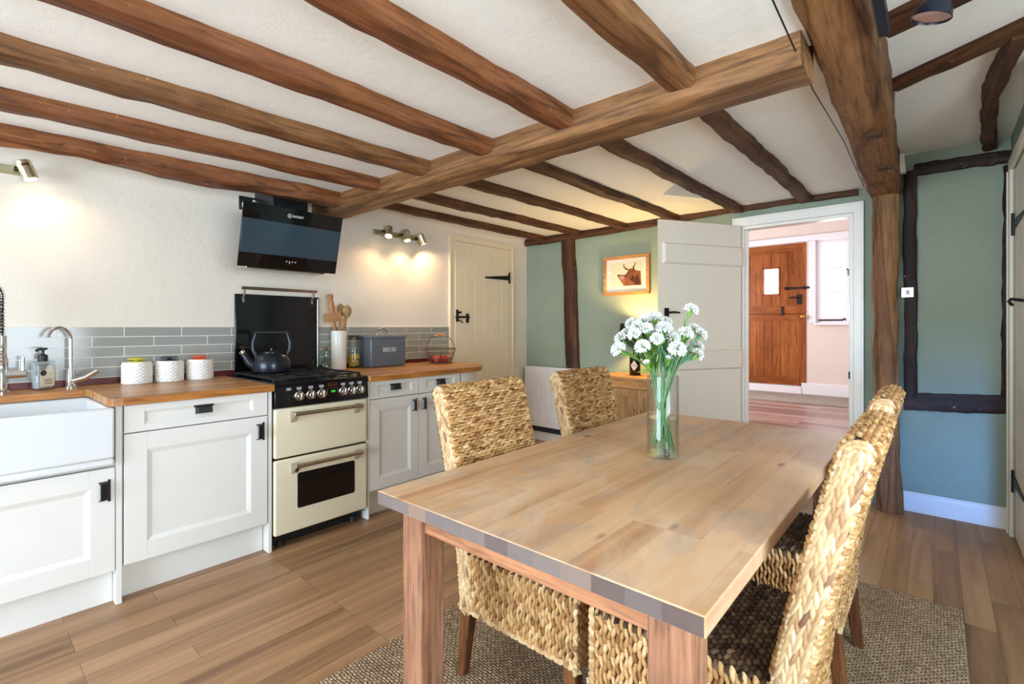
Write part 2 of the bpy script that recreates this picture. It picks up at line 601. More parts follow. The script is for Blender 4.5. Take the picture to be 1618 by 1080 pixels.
M['wire'] = plain('grey_wire', (120, 112, 104), 0.35, 0.8)
M['apple_red'] = plain('red_apple_skin', (176, 38, 46), 0.25, var=0.35)
M['apple_pink'] = plain('pink_apple_skin', (206, 92, 78), 0.25, var=0.25)
M['apple_dark'] = plain('dark_red_apple_skin', (132, 22, 52), 0.25, var=0.3)
M['apple_gold'] = plain('golden_apple_skin', (222, 150, 84), 0.3, var=0.25)
M['radiator'] = plain('white_radiator_enamel', (232, 230, 230), 0.3, var=0.01)
M['dark_gap'] = plain('dark_plinth_gap', (36, 40, 46), 0.6)
M['light_oak'] = timber('light_oak_furniture', (150, 108, 66), (182, 138, 90), (202, 160, 112), 0.45, 1.4, 0.1, 'z')
M['light_oak_top'] = timber('light_oak_furniture_top', (168, 118, 66), (198, 146, 88), (214, 166, 108), 0.4, 1.4, 0.1, 'x')
M['frame_oak'] = timber('picture_frame_oak', (176, 124, 72), (204, 152, 94), (220, 172, 116), 0.45, 1.4, 0.1, 'x')
M['paper'] = plain('cream_mount_card', (246, 238, 220), 0.8, var=0.01)
M['print'] = plain('pale_print_paper', (240, 232, 196), 0.8, var=0.02)
M['cow'] = plain('russet_hair', (150, 88, 52), 0.9, var=0.5)
M['cow_dark'] = plain('dark_russet_hair', (86, 48, 32), 0.9, var=0.4)
M['muzzle'] = plain('pink_muzzle', (206, 150, 128), 0.8, var=0.1)
M['shade_black'] = plain('patterned_dark_shade', (34, 28, 24), 0.85, var=0.6)
M['bottle_black'] = plain('black_bottle_glass', (12, 11, 12), 0.1)
M['label_paper'] = plain('cream_label', (232, 220, 196), 0.7, var=0.02)
M['stable_oak'] = timber('varnished_stable_oak', (120, 62, 24), (160, 92, 42), (184, 114, 58), 0.32, 1.2, 0.15, 'z')
M['stable_oak_h'] = timber('varnished_stable_oak_rail', (120, 62, 24), (158, 90, 41), (182, 112, 56), 0.32, 1.2, 0.15, 'x')
M['brass'] = plain('brass', (200, 160, 80), 0.2, 1.0)
M['carpet'] = plain('hall_carpet', (150, 140, 130), 0.95, var=0.12, bscale=240, bstr=0.6)
M['hall_white'] = plain('hall_white_paint', (238, 236, 240), 0.4, var=0.01)
M['grass'] = plain('lawn', (120, 160, 70), 0.9, var=0.2)
M['petal'] = plain('white_petal', (252, 252, 248), 0.6, var=0.02)
M['calyx'] = plain('green_calyx', (120, 168, 66), 0.5, var=0.12)
M['stem'] = plain('blue_green_stem', (104, 156, 104), 0.5, var=0.2)
M['leaf'] = plain('blue_green_leaf', (92, 146, 108), 0.5, var=0.2)
M['bulb'] = lamp_mat('lit_bulb', (255, 226, 170), 30)
M['bulb_dim'] = lamp_mat('lit_spot_bulb', (255, 214, 190), 3)
M['green_led'] = lamp_mat('green_clock_digits', (70, 230, 90), 0.9)
M['black_track'] = plain('black_track_metal', (20, 26, 44), 0.35, 0.4)
M['silver_reflector'] = plain('silver_reflector', (210, 196, 188), 0.2, 0.9)
M['plastic'] = plain('white_plastic', (236, 236, 230), 0.4)
M['soap'] = thin_glass('clear_soap_bottle', (236, 240, 242))
M['navy_plastic'] = plain('black_pump_plastic', (22, 26, 34), 0.4)
M['red_badge'] = plain('copper_badge', (150, 78, 54), 0.4, 0.5)
M['table_edge'] = toned('weathered_end_grain', [(0.0, srgb(100, 82, 76)), (0.5, srgb(122, 110, 106)), (0.8, srgb(138, 120, 110)), (1.0, srgb(150, 122, 100))], 0.6, 0.3, 40)
STRAW = [(0.0, srgb(92, 58, 30)), (0.28, srgb(150, 104, 58)), (0.6, srgb(200, 156, 102)), (1.0, srgb(236, 204, 152))]
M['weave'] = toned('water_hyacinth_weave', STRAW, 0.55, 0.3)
M['weave_seat'] = toned('worn_shaded_seat_weave', [(0.0, srgb(48, 36, 28)), (0.4, srgb(90, 70, 52)), (0.75, srgb(128, 104, 78)), (1.0, srgb(168, 140, 106))], 0.5, 0.35)  # seat weave darkened in its colour for wear and shade under the table
M['braid'] = toned('braided_hyacinth_edge', [(0.0, srgb(140, 98, 76)), (0.3, srgb(184, 144, 100)), (0.6, srgb(212, 180, 132)), (1.0, srgb(232, 208, 168))], 0.5, 0.35)
M['core'] = plain('dark_weave_core', (58, 38, 22), 0.9, var=0.2)
M['cane'] = timber('cane_wrapped_leg', (84, 48, 26), (122, 76, 44), (150, 102, 62), 0.45, 2.0, 0.4, 'z')


def rug_mat():
    m, nt, b = base_mat('jute_rug', srgb(150, 126, 100), 0.95, 0, 0.1)
    v = coords(nt)
    w = N(nt, 'ShaderNodeTexBrick', offset=0.5, offset_frequency=2)
    w.inputs['Color1'].default_value = (0.2, 0.2, 0.2, 1)
    w.inputs['Color2'].default_value = (1, 1, 1, 1)
    w.inputs['Mortar'].default_value = (0, 0, 0, 1)
    w.inputs['Scale'].default_value = 1
    w.inputs['Mortar Size'].default_value = 0.0022
    w.inputs['Mortar Smooth'].default_value = 1.0
    w.inputs['Brick Width'].default_value = 0.021
    w.inputs['Row Height'].default_value = 0.011
    mp = N(nt, 'ShaderNodeVectorMath', operation='ADD')
    wob = noise(nt, v, 26, 2)
    sc_ = N(nt, 'ShaderNodeMath', operation='MULTIPLY')
    sc_.inputs[1].default_value = 0.014
    nt.links.new(wob, sc_.inputs[0])
    nt.links.new(v, mp.inputs[0])
    nt.links.new(sc_.outputs[0], mp.inputs[1])
    nt.links.new(mp.outputs[0], w.inputs['Vector'])
    f = noise(nt, v, 60, 3)
    big = noise(nt, coords(nt, (1, 0.3, 1)), 7, 3)
    c = ramp(nt, f, [(0.3, srgb(160, 132, 104)), (0.55, srgb(202, 176, 146)), (0.75, srgb(230, 208, 180))])
    c = mix(nt, 0.5, c, ramp(nt, big, [(0.3, (0.7, 0.68, 0.66, 1)), (0.7, (1.1, 1.08, 1.04, 1))]), 'MULTIPLY')
    c = mix(nt, w.outputs['Fac'], c, srgb(104, 80, 58))
    nt.links.new(c, b.inputs['Base Color'])
    iv = N(nt, 'ShaderNodeMath', operation='SUBTRACT')
    iv.inputs[0].default_value = 1
    nt.links.new(w.outputs['Fac'], iv.inputs[1])
    bump(nt, b, iv.outputs[0], 1.0, 0.008)
    return m


M['rug'] = rug_mat()

# ------------------------------------------------------------ the room
XW, YF = -3.46, 4.22
ZN, ZB, ZR = 2.145, 2.205, 2.385       # ceilings: near bay, far bay, right-hand bay
struct(box('floor', M['floor'], -3.7, 1.72, -3.72, 4.33, -0.1, 0))
struct(box('ceiling', M['ceiling'], XW - 0.1, -0.2, -3.7, 1.83, ZN, ZN + 0.1))
struct(box('ceiling', M['ceiling'], XW - 0.1, -0.2, 1.83, YF + 0.1, ZB, ZB + 0.1))
struct(box('ceiling', M['ceiling'], -0.2, 1.72, -3.7, YF + 0.1, ZR, ZR + 0.1))
struct(box('wall_left', M['cream_wall'], XW - 0.12, XW, -3.7, 4.34, -0.1, 2.4))
b = MB()
b.box(XW, -1.2, YF, YF + 0.1, 0, 2.5)
b.box(-0.445, 0.34, YF, YF + 0.1, 0, 2.5)
b.box(-1.2, -0.445, YF, YF + 0.1, 2.045, 2.5)
struct(b.build('wall_far', M['sage'], smooth=False))
b = MB()
b.box(0.34, 0.44, 2.9, 3.20, 0, 2.5).box(0.34, 0.44, 4.08, YF + 0.1, 0, 2.5).box(0.34, 0.44, 3.20, 4.08, 2.16, 2.5)
b.box(0.44, 1.72, 2.9, 3.0, 0, 2.5)
b.box(1.6, 1.72, 1.1, 2.9, 0, 2.5).box(1.6, 1.72, -3.7, -0.4, 0, 2.5).box(1.6, 1.72, -0.4, 1.1, 0, 0.7).box(1.6, 1.72, -0.4, 1.1, 2.0, 2.5)
struct(b.build('wall_right', M['sage'], smooth=False))
b = MB()
b.box(XW, -2.9, -3.7, -3.6, 0, 2.5).box(-0.1, 0.35, -3.7, -3.6, 0, 2.5).box(1.15, 1.6, -3.7, -3.6, 0, 2.5)
b.box(-2.9, -0.1, -3.7, -3.6, 2.1, 2.5).box(0.35, 1.15, -3.7, -3.6, 2.05, 2.5)
struct(b.build('wall_near', M['cream_wall'], smooth=False))
for nm, x0, x1, n, zt in (('window_2', -2.9, -0.1, 3, 2.1), ('window_3', 0.35, 1.15, 1, 2.05)):  # unseen openings put in behind the camera to let light in
    b = MB()
    for k in range(n + 1):
        xx = lerp(x0 + 0.03, x1 - 0.03, k / n)
        b.box(xx - 0.03, xx + 0.03, -3.68, -3.63, 0, zt)
    b.box(x0, x1, -3.68, -3.63, 0, 0.08).box(x0, x1, -3.68, -3.63, zt - 0.07, zt)
    struct(b.build(nm, M['white_gloss'], smooth=False))
b = MB()
for yy in (-0.37, 0.35, 1.07):
    b.box(1.63, 1.68, yy - 0.03, yy + 0.03, 0.7, 2.0)
b.box(1.63, 1.68, -0.4, 1.1, 0.7, 0.76).box(1.63, 1.68, -0.4, 1.1, 1.94, 2.0)
struct(b.build('window_4', M['white_gloss'], smooth=False))  # unseen side opening, put in for the light

# skirting boards
b = MB()
b.box(-0.2, 0.33, YF - 0.018, YF, 0, 0.105).prism([(YF - 0.018, 0.105), (YF - 0.014, 0.118), (YF - 0.010, 0.120), (YF - 0.007, 0.128), (YF, 0.13), (YF, 0.105)], -0.2, 0.33, 'x')
struct(b.build('baseboard_far', M['white_gloss'], smooth=False))
struct(MB().box(-3.44, -1.3, YF - 0.016, YF, 0, 0.10).build('baseboard_left', M['white_gloss'], smooth=False))

# ------------------------------------------------------------ timbers
def beam(name, mat, p0, p1, w, h, label, seed, wob=0.006, n=28, taper=0.0, up=(0, 0, 1), chamfer=0.12, bow=0.0, bowdir=(0, 0, 1), cat='beam', group=None):
    """hand-hewn timber: the mesh runs along its own x so the grain follows it"""
    r = random.Random(seed)
    p0, p1 = Vector(p0), Vector(p1)
    L = (p1 - p0).length
    X = (p1 - p0).normalized()
    Y = Vector(up).cross(X).normalized()
    Z = X.cross(Y)
    c = chamfer
    sec = [(-0.5 + c, -0.5), (0.5 - c, -0.5), (0.5, -0.5 + c), (0.5, 0.5 - c), (0.5 - c, 0.5), (-0.5 + c, 0.5), (-0.5, 0.5 - c), (-0.5, -0.5 + c)]
    off = [[0, 0] for _ in sec]
    b = MB()
    vs_, fs_ = [], []
    bl = Vector(bowdir)
    lb = Vector((bl.dot(X), bl.dot(Y), bl.dot(Z)))
    dy = dz = 0.0
    for i in range(n + 1):
        t = i / n
        dy = dy * 0.86 + r.uniform(-1, 1) * wob * 0.6
        dz = dz * 0.86 + r.uniform(-1, 1) * wob * 0.35
        k = 1 - taper * t
        bb = bow * math.sin(PI * t)
        for j, (a, q) in enumerate(sec):
            off[j][0] = off[j][0] * 0.6 + r.uniform(-1, 1) * wob * 0.8
            off[j][1] = off[j][1] * 0.6 + r.uniform(-1, 1) * wob * 0.6
            vs_.append((t * L, a * w * k + dy + off[j][0] + bb * lb.y, q * h * k + dz + off[j][1] + bb * lb.z))
    m = len(sec)
    for i in range(n):
        for j in range(m):
            fs_.append((i * m + j, i * m + (j + 1) % m, (i + 1) * m + (j + 1) % m, (i + 1) * m + j))
    fs_.append(tuple(range(m))[::-1])
    fs_.append(tuple(range(n * m, n * m + m)))
    b.add(vs_, fs_)
    o = b.build(name, mat, origin=(0, 0, 0), ang=50)
    o.matrix_world = Matrix(((X.x, Y.x, Z.x, p0.x), (X.y, Y.y, Z.y, p0.y), (X.z, Y.z, Z.z, p0.z), (0, 0, 0, 1)))
    o['_o'] = tuple(p0)
    return tag(o, label, cat, group)


G = 'oak joists on the near side of the main beam'
zb = ZN - 0.012
joists = [(-3.235, -3.10, 'oak_red', 'wavy bark-edged oak joist running just beside the cream cooker wall, nearest half'),
          (-2.735, -2.625, 'oak_red', 'near-side oak joist meeting the main beam second from the cooker wall'),
          (-2.245, -2.150, 'oak', 'near-side oak joist with a dark knot halfway, third from the cooker wall'),
          (-1.725, -1.680, 'oak_red', 'reddish near-side oak joist meeting the main beam fourth from the cooker wall'),
          (-1.200, -1.200, 'oak_red', 'dark reddish rough joist crossing the middle of the near ceiling, fifth from the cooker wall'),
          (-0.700, -0.690, 'oak', 'short-looking thick near-side joist closest to the big lengthwise beam')]
for i, (xa, xb, mt, lb_) in enumerate(joists):
    x_near = xa + (xa - xb) / 1.65 * 3.5
    beam('ceiling_joist', M[mt], (x_near, -3.58, zb), (xb, 1.74, zb - 0.004), 0.10 if i else 0.125, 0.10 if i else 0.13, lb_, 30 + i, 0.006 if i else 0.017, 64, cat='joist', group=G)
G = 'thin oak joists beyond the main beam'
fj = [(-3.27, -3.20, 'thin far joist lying along the top of the cooker wall above the three-lamp wall light'),
      (-2.83, -2.75, 'thin far joist ending over the dark wall stud, second from the cooker wall'),
      (-2.33, -2.23, 'thin far joist ending above the framed cow picture, third from the cooker wall'),
      (-1.81, -1.73, 'thin far joist ending just above the open white door edge, fourth from the cooker wall'),
      (-1.30, -1.215, 'thin far joist with a notch, ending at the hinge side of the doorway'),
      (-0.775, -0.73, 'thin far joist ending above the middle of the doorway, nearest the big lengthwise beam')]
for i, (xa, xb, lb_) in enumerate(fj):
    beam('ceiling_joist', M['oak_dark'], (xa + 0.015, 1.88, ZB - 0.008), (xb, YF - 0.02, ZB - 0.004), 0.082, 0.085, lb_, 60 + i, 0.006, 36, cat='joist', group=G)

mb_ = beam('main_beam', M['oak_pale'], (XW - 0.02, 1.835, 2.15), (-0.315, 1.812, 2.16), 0.20, 0.23, 'broad pale oak main beam spanning crosswise over the kitchen ceiling', 5, 0.004, 40, chamfer=0.09)
bb_ = beam('bridging_beam', M['oak'], (-0.115, -3.58, 2.293), (-0.268, 4.16, 2.275), 0.165, 0.33, 'massive dark oak beam running lengthwise to the corner post', 8, 0.007, 60, chamfer=0.07)
# mortises and pegs in the big beam's underside
for yy, xx in ((2.75, -0.215), (3.35, -0.215)):
    pk = MB().box(xx - 0.03, xx + 0.03, yy - 0.035, yy + 0.035, 2.095, 2.125)
    o = pk.build('peg_plug', M['oak_dark'])
    o.parent = bb_
    o.matrix_parent_inverse = bb_.matrix_world.inverted()
beam('post', M['post'], (-0.235, 4.115, 0), (-0.255, 4.115, 2.16), 0.135, 0.115, 'rounded pale oak corner post standing under the massive beam', 9, 0.006, 30, up=(0, -1, 0), chamfer=0.22, bow=0.018, bowdir=(-1, 0, 0), cat='post')
beam('wall_plate', M['oak_dark'], (XW + 0.01, YF - 0.02, 2.165), (-0.42, YF - 0.02, 2.205), 0.06, 0.075, 'dark knobbly timber wall plate along the top of the sage wall over the doorway', 10, 0.009, 40, chamfer=0.2, cat='wall timber')
beam('wall_stud', M['oak_dark'], (-2.835, YF - 0.015, 0), (-2.895, YF - 0.015, 2.14), 0.15, 0.05, 'dark brown wall stud behind the radiator beside the framed picture', 12, 0.006, 26, up=(0, -1, 0), bow=0.02, bowdir=(1, 0, 0), cat='wall timber')
beam('wall_stud', M['oak_black'], (-0.135, YF - 0.015, 0.76), (-0.135, YF - 0.015, 2.27), 0.066, 0.05, 'tarred wall stud beside the corner post, behind the thermostat box', 13, 0.005, 22, up=(0, -1, 0), cat='wall timber')
beam('wall_stud', M['oak_black'], (0.318, YF - 0.012, 0.8), (0.332, YF - 0.012, 2.21), 0.05, 0.04, 'tarred wall stud next to the right-hand board door', 14, 0.006, 22, up=(0, -1, 0), cat='wall timber')
beam('wall_rail', M['oak_black'], (-0.17, YF - 0.013, 0.735), (0.338, YF - 0.013, 0.762), 0.045, 0.115, 'tarred horizontal rail across the blue-green wall at chair height', 15, 0.006, 18, cat='wall timber')
beam('wall_rail', M['oak_black'], (-0.115, YF - 0.015, 2.272), (0.338, YF - 0.015, 2.262), 0.05, 0.075, 'tarred top rail across the blue-green wall under the right-hand ceiling', 16, 0.006, 18, cat='wall timber')
beam('ceiling_joist', M['oak_dark'], (-0.15, 2.90, ZR - 0.012), (0.62, 2.42, ZR - 0.012), 0.062, 0.075, 'slim brown joist slanting across the right-hand ceiling', 17, 0.003, 20, cat='joist')
beam('ceiling_joist', M['oak_dark'], (-0.15, 2.31, ZR - 0.012), (0.7, 1.98, ZR - 0.012), 0.10, 0.085, 'dark joist beside the black spotlight track at the top edge', 18, 0.003, 20, cat='joist')
beam('curved_brace', M['oak_dark'], (0.25, 4.2, ZR - 0.03), (0.23, 2.66, ZR - 0.015), 0.062, 0.085, 'curved dark brace rising from the tarred rail over the right-hand ceiling', 19, 0.008, 24, bow=-0.03, bowdir=(1, 0, 0), cat='brace')
tag(MB().tube([(-0.325, 0.6, 2.138), (-0.33, 2.0, 2.07), (-0.36, 3.0, 2.185), (-0.375, 4.1, 2.19)], 0.0025, 6).build('cable', M['iron']), 'thin dark cable strung along the left side of the massive beam', 'cable')

# ------------------------------------------------------------ doors
def board_door(b, x0, x1, y0, y1, z0, z1, n, along='y', groove=0.006):
    """vertical boards with V grooves, one mesh"""
    for k in range(n):
        if along == 'y':
            a, c = lerp(y0, y1, k / n), lerp(y0, y1, (k + 1) / n)
            g = groove / 2
            b.prism([(x0, a), (x1 - groove, a), (x1, a + g), (x1, c - g), (x1 - groove, c), (x0, c)], z0, z1, 'z')
        else:
            a, c = lerp(x0, x1, k / n), lerp(x0, x1, (k + 1) / n)
            g = groove / 2
            b.prism([(a, y1), (a, y0 + groove), (a + g, y0), (c - g, y0), (c, y0 + groove), (c, y1)], z0, z1, 'z')
    return b


def strap(b, p0, p1, w0, w1, n, th=0.006):
    """tapering strap from p0 (wide) to p1, lying on a surface with normal n"""
    p0, p1, n = Vector(p0), Vector(p1), Vector(n).normalized()
    d = (p1 - p0).normalized()
    u = n.cross(d).normalized()
    q = [p0 + u * w0 / 2, p0 - u * w0 / 2, p1 - u * w1 / 2, p1 + u * w1 / 2]
    b.hexa([v for v in q] + [v + n * th for v in q])
    return b


# door in the cooker wall
d1 = struct(board_door(MB(), XW, XW + 0.022, 3.125, 3.905, 0.01, 2.045, 6, groove=0.009).build('door_1', M['cream_door'], smooth=False))
b = MB()
b.box(XW + 0.022, XW + 0.028, 3.885, 3.905, 1.70, 1.80)
strap(b, (XW + 0.022, 3.89, 1.75), (XW + 0.022, 3.53, 1.73), 0.05, 0.016, (1, 0, 0))
b.cyl((XW + 0.03, 3.9, 1.69), (XW + 0.03, 3.9, 1.81), 0.007)
b.build('hinge', M['iron'], d1)
b = MB()
b.box(XW + 0.022, XW + 0.030, 3.135, 3.165, 1.28, 1.395).box(XW + 0.030, XW + 0.042, 3.12, 3.30, 1.315, 1.335)
b.box(XW + 0.022, XW + 0.030, 3.265, 3.30, 1.27, 1.36).cyl((XW + 0.03, 3.15, 1.36), (XW + 0.075, 3.15, 1.37), 0.008, 0.012, 10)
b.tube([(XW + 0.03, 3.15, 1.30), (XW + 0.06, 3.16, 1.29), (XW + 0.06, 3.19, 1.27)], 0.006, 8)
b.build('latch', M['iron'], d1, bevel=0.002)
b = MB()
for y0, y1 in ((3.06, 3.12), (3.91, 3.97)):
    b.box(XW, XW + 0.018, y0, y1, 0, 2.05)
b.box(XW, XW + 0.018, 3.06, 3.97, 2.05, 2.105)
b.box(XW + 0.018, XW + 0.026, 3.06, 3.075, 0, 2.09).box(XW + 0.018, XW + 0.026, 3.955, 3.97, 0, 2.09).box(XW + 0.018, XW + 0.026, 3.06, 3.97, 2.09, 2.105)
struct(b.build('trim_1', M['cream_door'], smooth=False, bevel=0.002))

# doorway to the hall: frame and the white door standing open into the kitchen
b = MB()
b.box(-0.445, -0.385, YF - 0.02, YF, 0, 2.045).box(-0.402, -0.385, YF - 0.03, YF - 0.02, 0, 2.098)
b.box(-1.262, -1.2, YF - 0.02, YF, 0, 2.045).box(-1.262, -1.245, YF - 0.03, YF - 0.02, 0, 2.098)
b.box(-1.262, -0.385, YF - 0.02, YF, 2.045, 2.115).box(-1.262, -0.385, YF - 0.03, YF - 0.02, 2.098, 2.115)
b.box(-0.468, -0.445, YF + 0.0005, YF + 0.1, 0, 2.022).box(-1.2, -1.18, YF + 0.0005, YF + 0.1, 0, 2.022).box(-1.2, -0.445, YF + 0.0005, YF + 0.1, 2.022, 2.045)
b.box(-0.48, -0.468, YF + 0.045, YF + 0.1, 0, 2.022).box(-1.18, -1.168, YF + 0.045, YF + 0.1, 0, 2.022)
fr = struct(b.build('trim_2', M['white_gloss'], smooth=False, bevel=0.003))
b = MB()
b.box(-0.471, -0.468, YF - 0.005, YF + 0.04, 1.28, 1.40)
b.build('strike_plate', M['steel'], fr)
b = MB()
b.box(-0.478, -0.468, YF + 0.0, YF + 0.03, 0.86, 0.91)
b.build('catch', M['iron'], fr)

ang = math.atan2(3.50 - 4.175, -1.585 + 1.19)
d2 = thing('door_2', (-1.19, 4.175, 0.01), 'white ledged door standing open into the kitchen beside the flowers', 'door')
for k in ('label', 'category'):
    del d2[k]
struct(d2)
d2['_o'] = (0, 0, 0)
W2 = 0.775
board_door(MB(), 0, W2, -0.022, 0.0, 0, 2.035, 6, 'x', 0.005).build('leaf', M['cab_door'], d2, smooth=False)
for z0, z1 in ((1.70, 1.865), (0.885, 1.045), (0.14, 0.30)):
    g = 0.014
    x0, x1 = 0.012, W2 - 0.03
    MB().hexa([(x0, 0, z0), (x1, 0, z0), (x1, 0, z1), (x0, 0, z1)] + [(x0 + 0.002, 0.022, z0 + g), (x1 - g, 0.022, z0 + g), (x1 - g, 0.022, z1 - g), (x0 + 0.002, 0.022, z1 - g)]).build('ledge', M['cab_door'], d2, smooth=False)
b = MB()
b.box(W2 - 0.085, W2 - 0.045, 0, 0.008, 1.225, 1.365).cyl((W2 - 0.065, 0.0, 1.33), (W2 - 0.065, 0.05, 1.33), 0.008)
b.tube([(W2 - 0.065, 0.05, 1.33), (W2 - 0.10, 0.055, 1.332), (W2 - 0.15, 0.05, 1.328)], [0.009, 0.008, 0.007])
b.build('handle', M['iron'], d2, bevel=0.002)
MB().box(W2 - 0.075, W2 - 0.055, -0.075, -0.022, 1.32, 1.345).build('latch', M['iron'], d2, bevel=0.002)
d2.rotation_euler = (0, 0, ang)

# board door in the right-hand wall
d4 = struct(MB().box(0.352, 0.385, 3.21, 4.07, 0.01, 2.15).build('door_4', M['cab_door'], smooth=False))
b = MB()
for k in range(9):
    a, c = lerp(3.21, 4.07, k / 9), lerp(3.21, 4.07, (k + 1) / 9)
    b.prism([(0.352, a), (0.346, a + 0.003), (0.346, c - 0.003), (0.352, c)], 0.01, 2.15, 'z')
b.build('boards', M['cab_door'], d4, smooth=False)
for zc in (1.83, 0.33):
    b = MB()
    b.box(0.334, 0.3395, 4.055, 4.10, zc - 0.06, zc + 0.06)
    strap(b, (0.345, 4.06, zc), (0.345, 3.66, zc), 0.055, 0.018, (-1, 0, 0))
    b.cyl((0.335, 4.07, zc - 0.065), (0.335, 4.07, zc + 0.065), 0.007)
    b.build('hinge', M['iron'], d4)
b = MB()
b.tube([(0.345, 3.70, 1.37), (0.30, 3.72, 1.38), (0.295, 3.76, 1.37), (0.31, 3.79, 1.35)], 0.008, 8)
b.build('hook', M['iron'], d4)
b = MB()
b.box(0.322, 0.34, 4.08, 4.15, 0, 2.155).box(0.314, 0.322, 4.13, 4.15, 0, 2.155)
b.box(0.322, 0.34, 3.13, 3.20, 0, 2.155).box(0.322, 0.34, 3.13, 4.15, 2.155, 2.22)
struct(b.build('trim_3', M['cab_door'], smooth=False, bevel=0.003))

# ------------------------------------------------------------ the hall beyond
HZ, HY = 0.262, 8.0
struct(MB().box(-3.6, -0.3, YF + 0.1, HY + 0.1, HZ - 0.1, HZ).build('floor', M['hall_floor']))
struct(MB().box(-1.2, -0.445, YF + 0.085, YF + 0.1, 0, HZ).build('trim_4', M['white_gloss']))
b = MB()
b.prism([(-3.6, 2.5), (-2.3, 2.5), (-0.3, 2.5), (-0.3, 2.95), (-0.95, 2.86), (-1.40, 2.80), (-1.55, 2.72), (-1.62, 2.79), (-1.95, 2.72), (-2.35, 2.59), (-2.6, 2.5)], HY, HY + 0.1, 'y')
b.box(-3.6, -2.275, HY, HY + 0.1, HZ, 2.5).box(-2.275, -1.405, HY, HY + 0.1, 2.435, 2.5).box(-1.405, -1.285, HY, HY + 0.1, HZ, 2.5).box(-1.285, -0.875, HY, HY + 0.1, HZ, 1.28)
b.box(-0.875, -0.3, HY, HY + 0.1, HZ, 2.5).box(-2.275, -1.405, HY + 0.05, HY + 0.1, HZ, 0.38)
struct(b.build('wall_hall', M['pink'], smooth=False))
struct(MB().box(-0.4, -0.3, YF + 0.1, HY, HZ, 3.05).build('wall_hall_right', M['pink']))
struct(MB().box(-3.6, -3.5, YF + 0.1, HY, HZ, 3.05).build('wall_hall_left', M['pink']))
struct(MB().box(-3.5, -1.2, YF + 0.1, YF + 0.12, HZ, 3.05).build('wall_hall_near', M['pink']))
struct(MB().box(-3.6, -0.3, YF + 0.1, HY + 0.3, 3.05, 3.12).build('ceiling', M['hall_white']))
struct(MB().box(-3.6, -0.3, HY + 0.25, HY + 0.3, 2.56, 3.05).build('wall_hall_roof', M['hall_white']))
struct(MB().box(-3.5, -0.4, HY - 0.05, HY, 2.445, 2.53).build('trim_5', M['hall_white'], bevel=0.006))
struct(MB().box(-1.46, -0.4, HY - 0.02, HY, HZ, 0.43).build('baseboard_hall', M['hall_white'], bevel=0.005))
struct(MB().box(-2.29, -1.46, HY - 0.03, HY + 0.04, HZ, 0.375).build('trim_6', M['hall_white'], bevel=0.004))
tag(MB().box(-3.4, -0.45, 7.03, HY - 0.035, HZ, HZ + 0.012).build('hall_carpet', M['carpet']), 'greyish beige carpet strip in front of the wooden stable door', 'carpet')

# stable door
b = MB()
b.box(-2.275, -1.405, HY + 0.01, HY + 0.04, 0.385, 1.70).box(-2.275, -1.405, HY + 0.01, HY + 0.04, 2.11, 2.435)
b.box(-2.275, -1.972, HY + 0.01, HY + 0.04, 1.70, 2.11).box(-1.738, -1.405, HY + 0.01, HY + 0.04, 1.70, 2.11)
d3 = struct(b.build('door_3', M['stable_oak']))
def stable_leaf(name, z0, z1, top, mid_n, zwin=None):
    x0, x1, y = -2.275, -1.405, HY - 0.012
    root = MB()
    st = 0.115
    root.box(x0, x0 + st, y, HY + 0.01, z0, z1).box(x1 - st, x1, y, HY + 0.01, z0, z1)
    o = root.build(name, M['stable_oak'], d3, bevel=0.003)
    rb = MB().box(x0 + st, x1 - st, y, HY + 0.01, z1 - top, z1).box(x0 + st, x1 - st, y, HY + 0.01, z0, z0 + 0.115)
    rb.build('rail', M['stable_oak_h'], o, bevel=0.003)
    bb = MB()
    spans = [(x0 + st, x1 - st, z0 + 0.115, z1 - top, mid_n)]
    if zwin:
        spans = [(x0 + st, -1.972, z0 + 0.115, z1 - top, 2), (-1.738, x1 - st, z0 + 0.115, z1 - top, 2), (-1.972, -1.738, z0 + 0.115, zwin[0], 2), (-1.972, -1.738, zwin[1], z1 - top, 2)]
    for q in spans:
        board_door(bb, q[0], q[1], HY - 0.004, HY + 0.01, q[2], q[3], q[4], 'x', 0.006)
    bb.build('boards', M['stable_oak'], o, smooth=False)
    return o
up_ = stable_leaf('upper_leaf', 1.425, 2.435, 0.12, 6, (1.70, 2.11))
lo_ = stable_leaf('lower_leaf', 0.385, 1.415, 0.085, 6)
wf = MB()
for x0, x1, z0, z1 in ((-1.972, -1.955, 1.70, 2.11), (-1.755, -1.738, 1.70, 2.11), (-1.972, -1.738, 1.70, 1.717), (-1.972, -1.738, 2.093, 2.11)):
    wf.box(x0, x1, HY - 0.014, HY + 0.04, z0, z1)
wfo = wf.build('door_window_frame', M['stable_oak_h'], up_)
MB().box(-1.955, -1.755, HY + 0.012, HY + 0.016, 1.717, 2.093).build('pane', M['pane'], wfo)
b = MB()
for k in range(1, 4):
    b.box(-1.955, -1.755, HY + 0.009, HY + 0.012, 1.717 + 0.094 * k - 0.002, 1.717 + 0.094 * k + 0.002)
b.box(-1.857, -1.853, HY + 0.009, HY + 0.012, 1.717, 2.093)
b.build('lead_strips', M['steel'], wfo)
b = MB().box(-1.66, -1.36, HY - 0.025, HY - 0.012, 1.775, 1.805).cyl((-1.67, HY - 0.03, 1.79), (-1.64, HY - 0.03, 1.79), 0.022).box(-1.44, -1.42, HY - 0.03, HY - 0.012, 1.765, 1.815)
b.build('bolt', M['iron'], up_)
b = MB().box(-1.52, -1.455, HY - 0.022, HY - 0.012, 1.555, 1.70).cyl((-1.487, HY - 0.02, 1.65), (-1.487, HY - 0.07, 1.65), 0.009).tube([(-1.487, HY - 0.07, 1.65), (-1.55, HY - 0.075, 1.655), (-1.60, HY - 0.07, 1.65)], 0.01)
b.build('handle', M['iron'], up_)
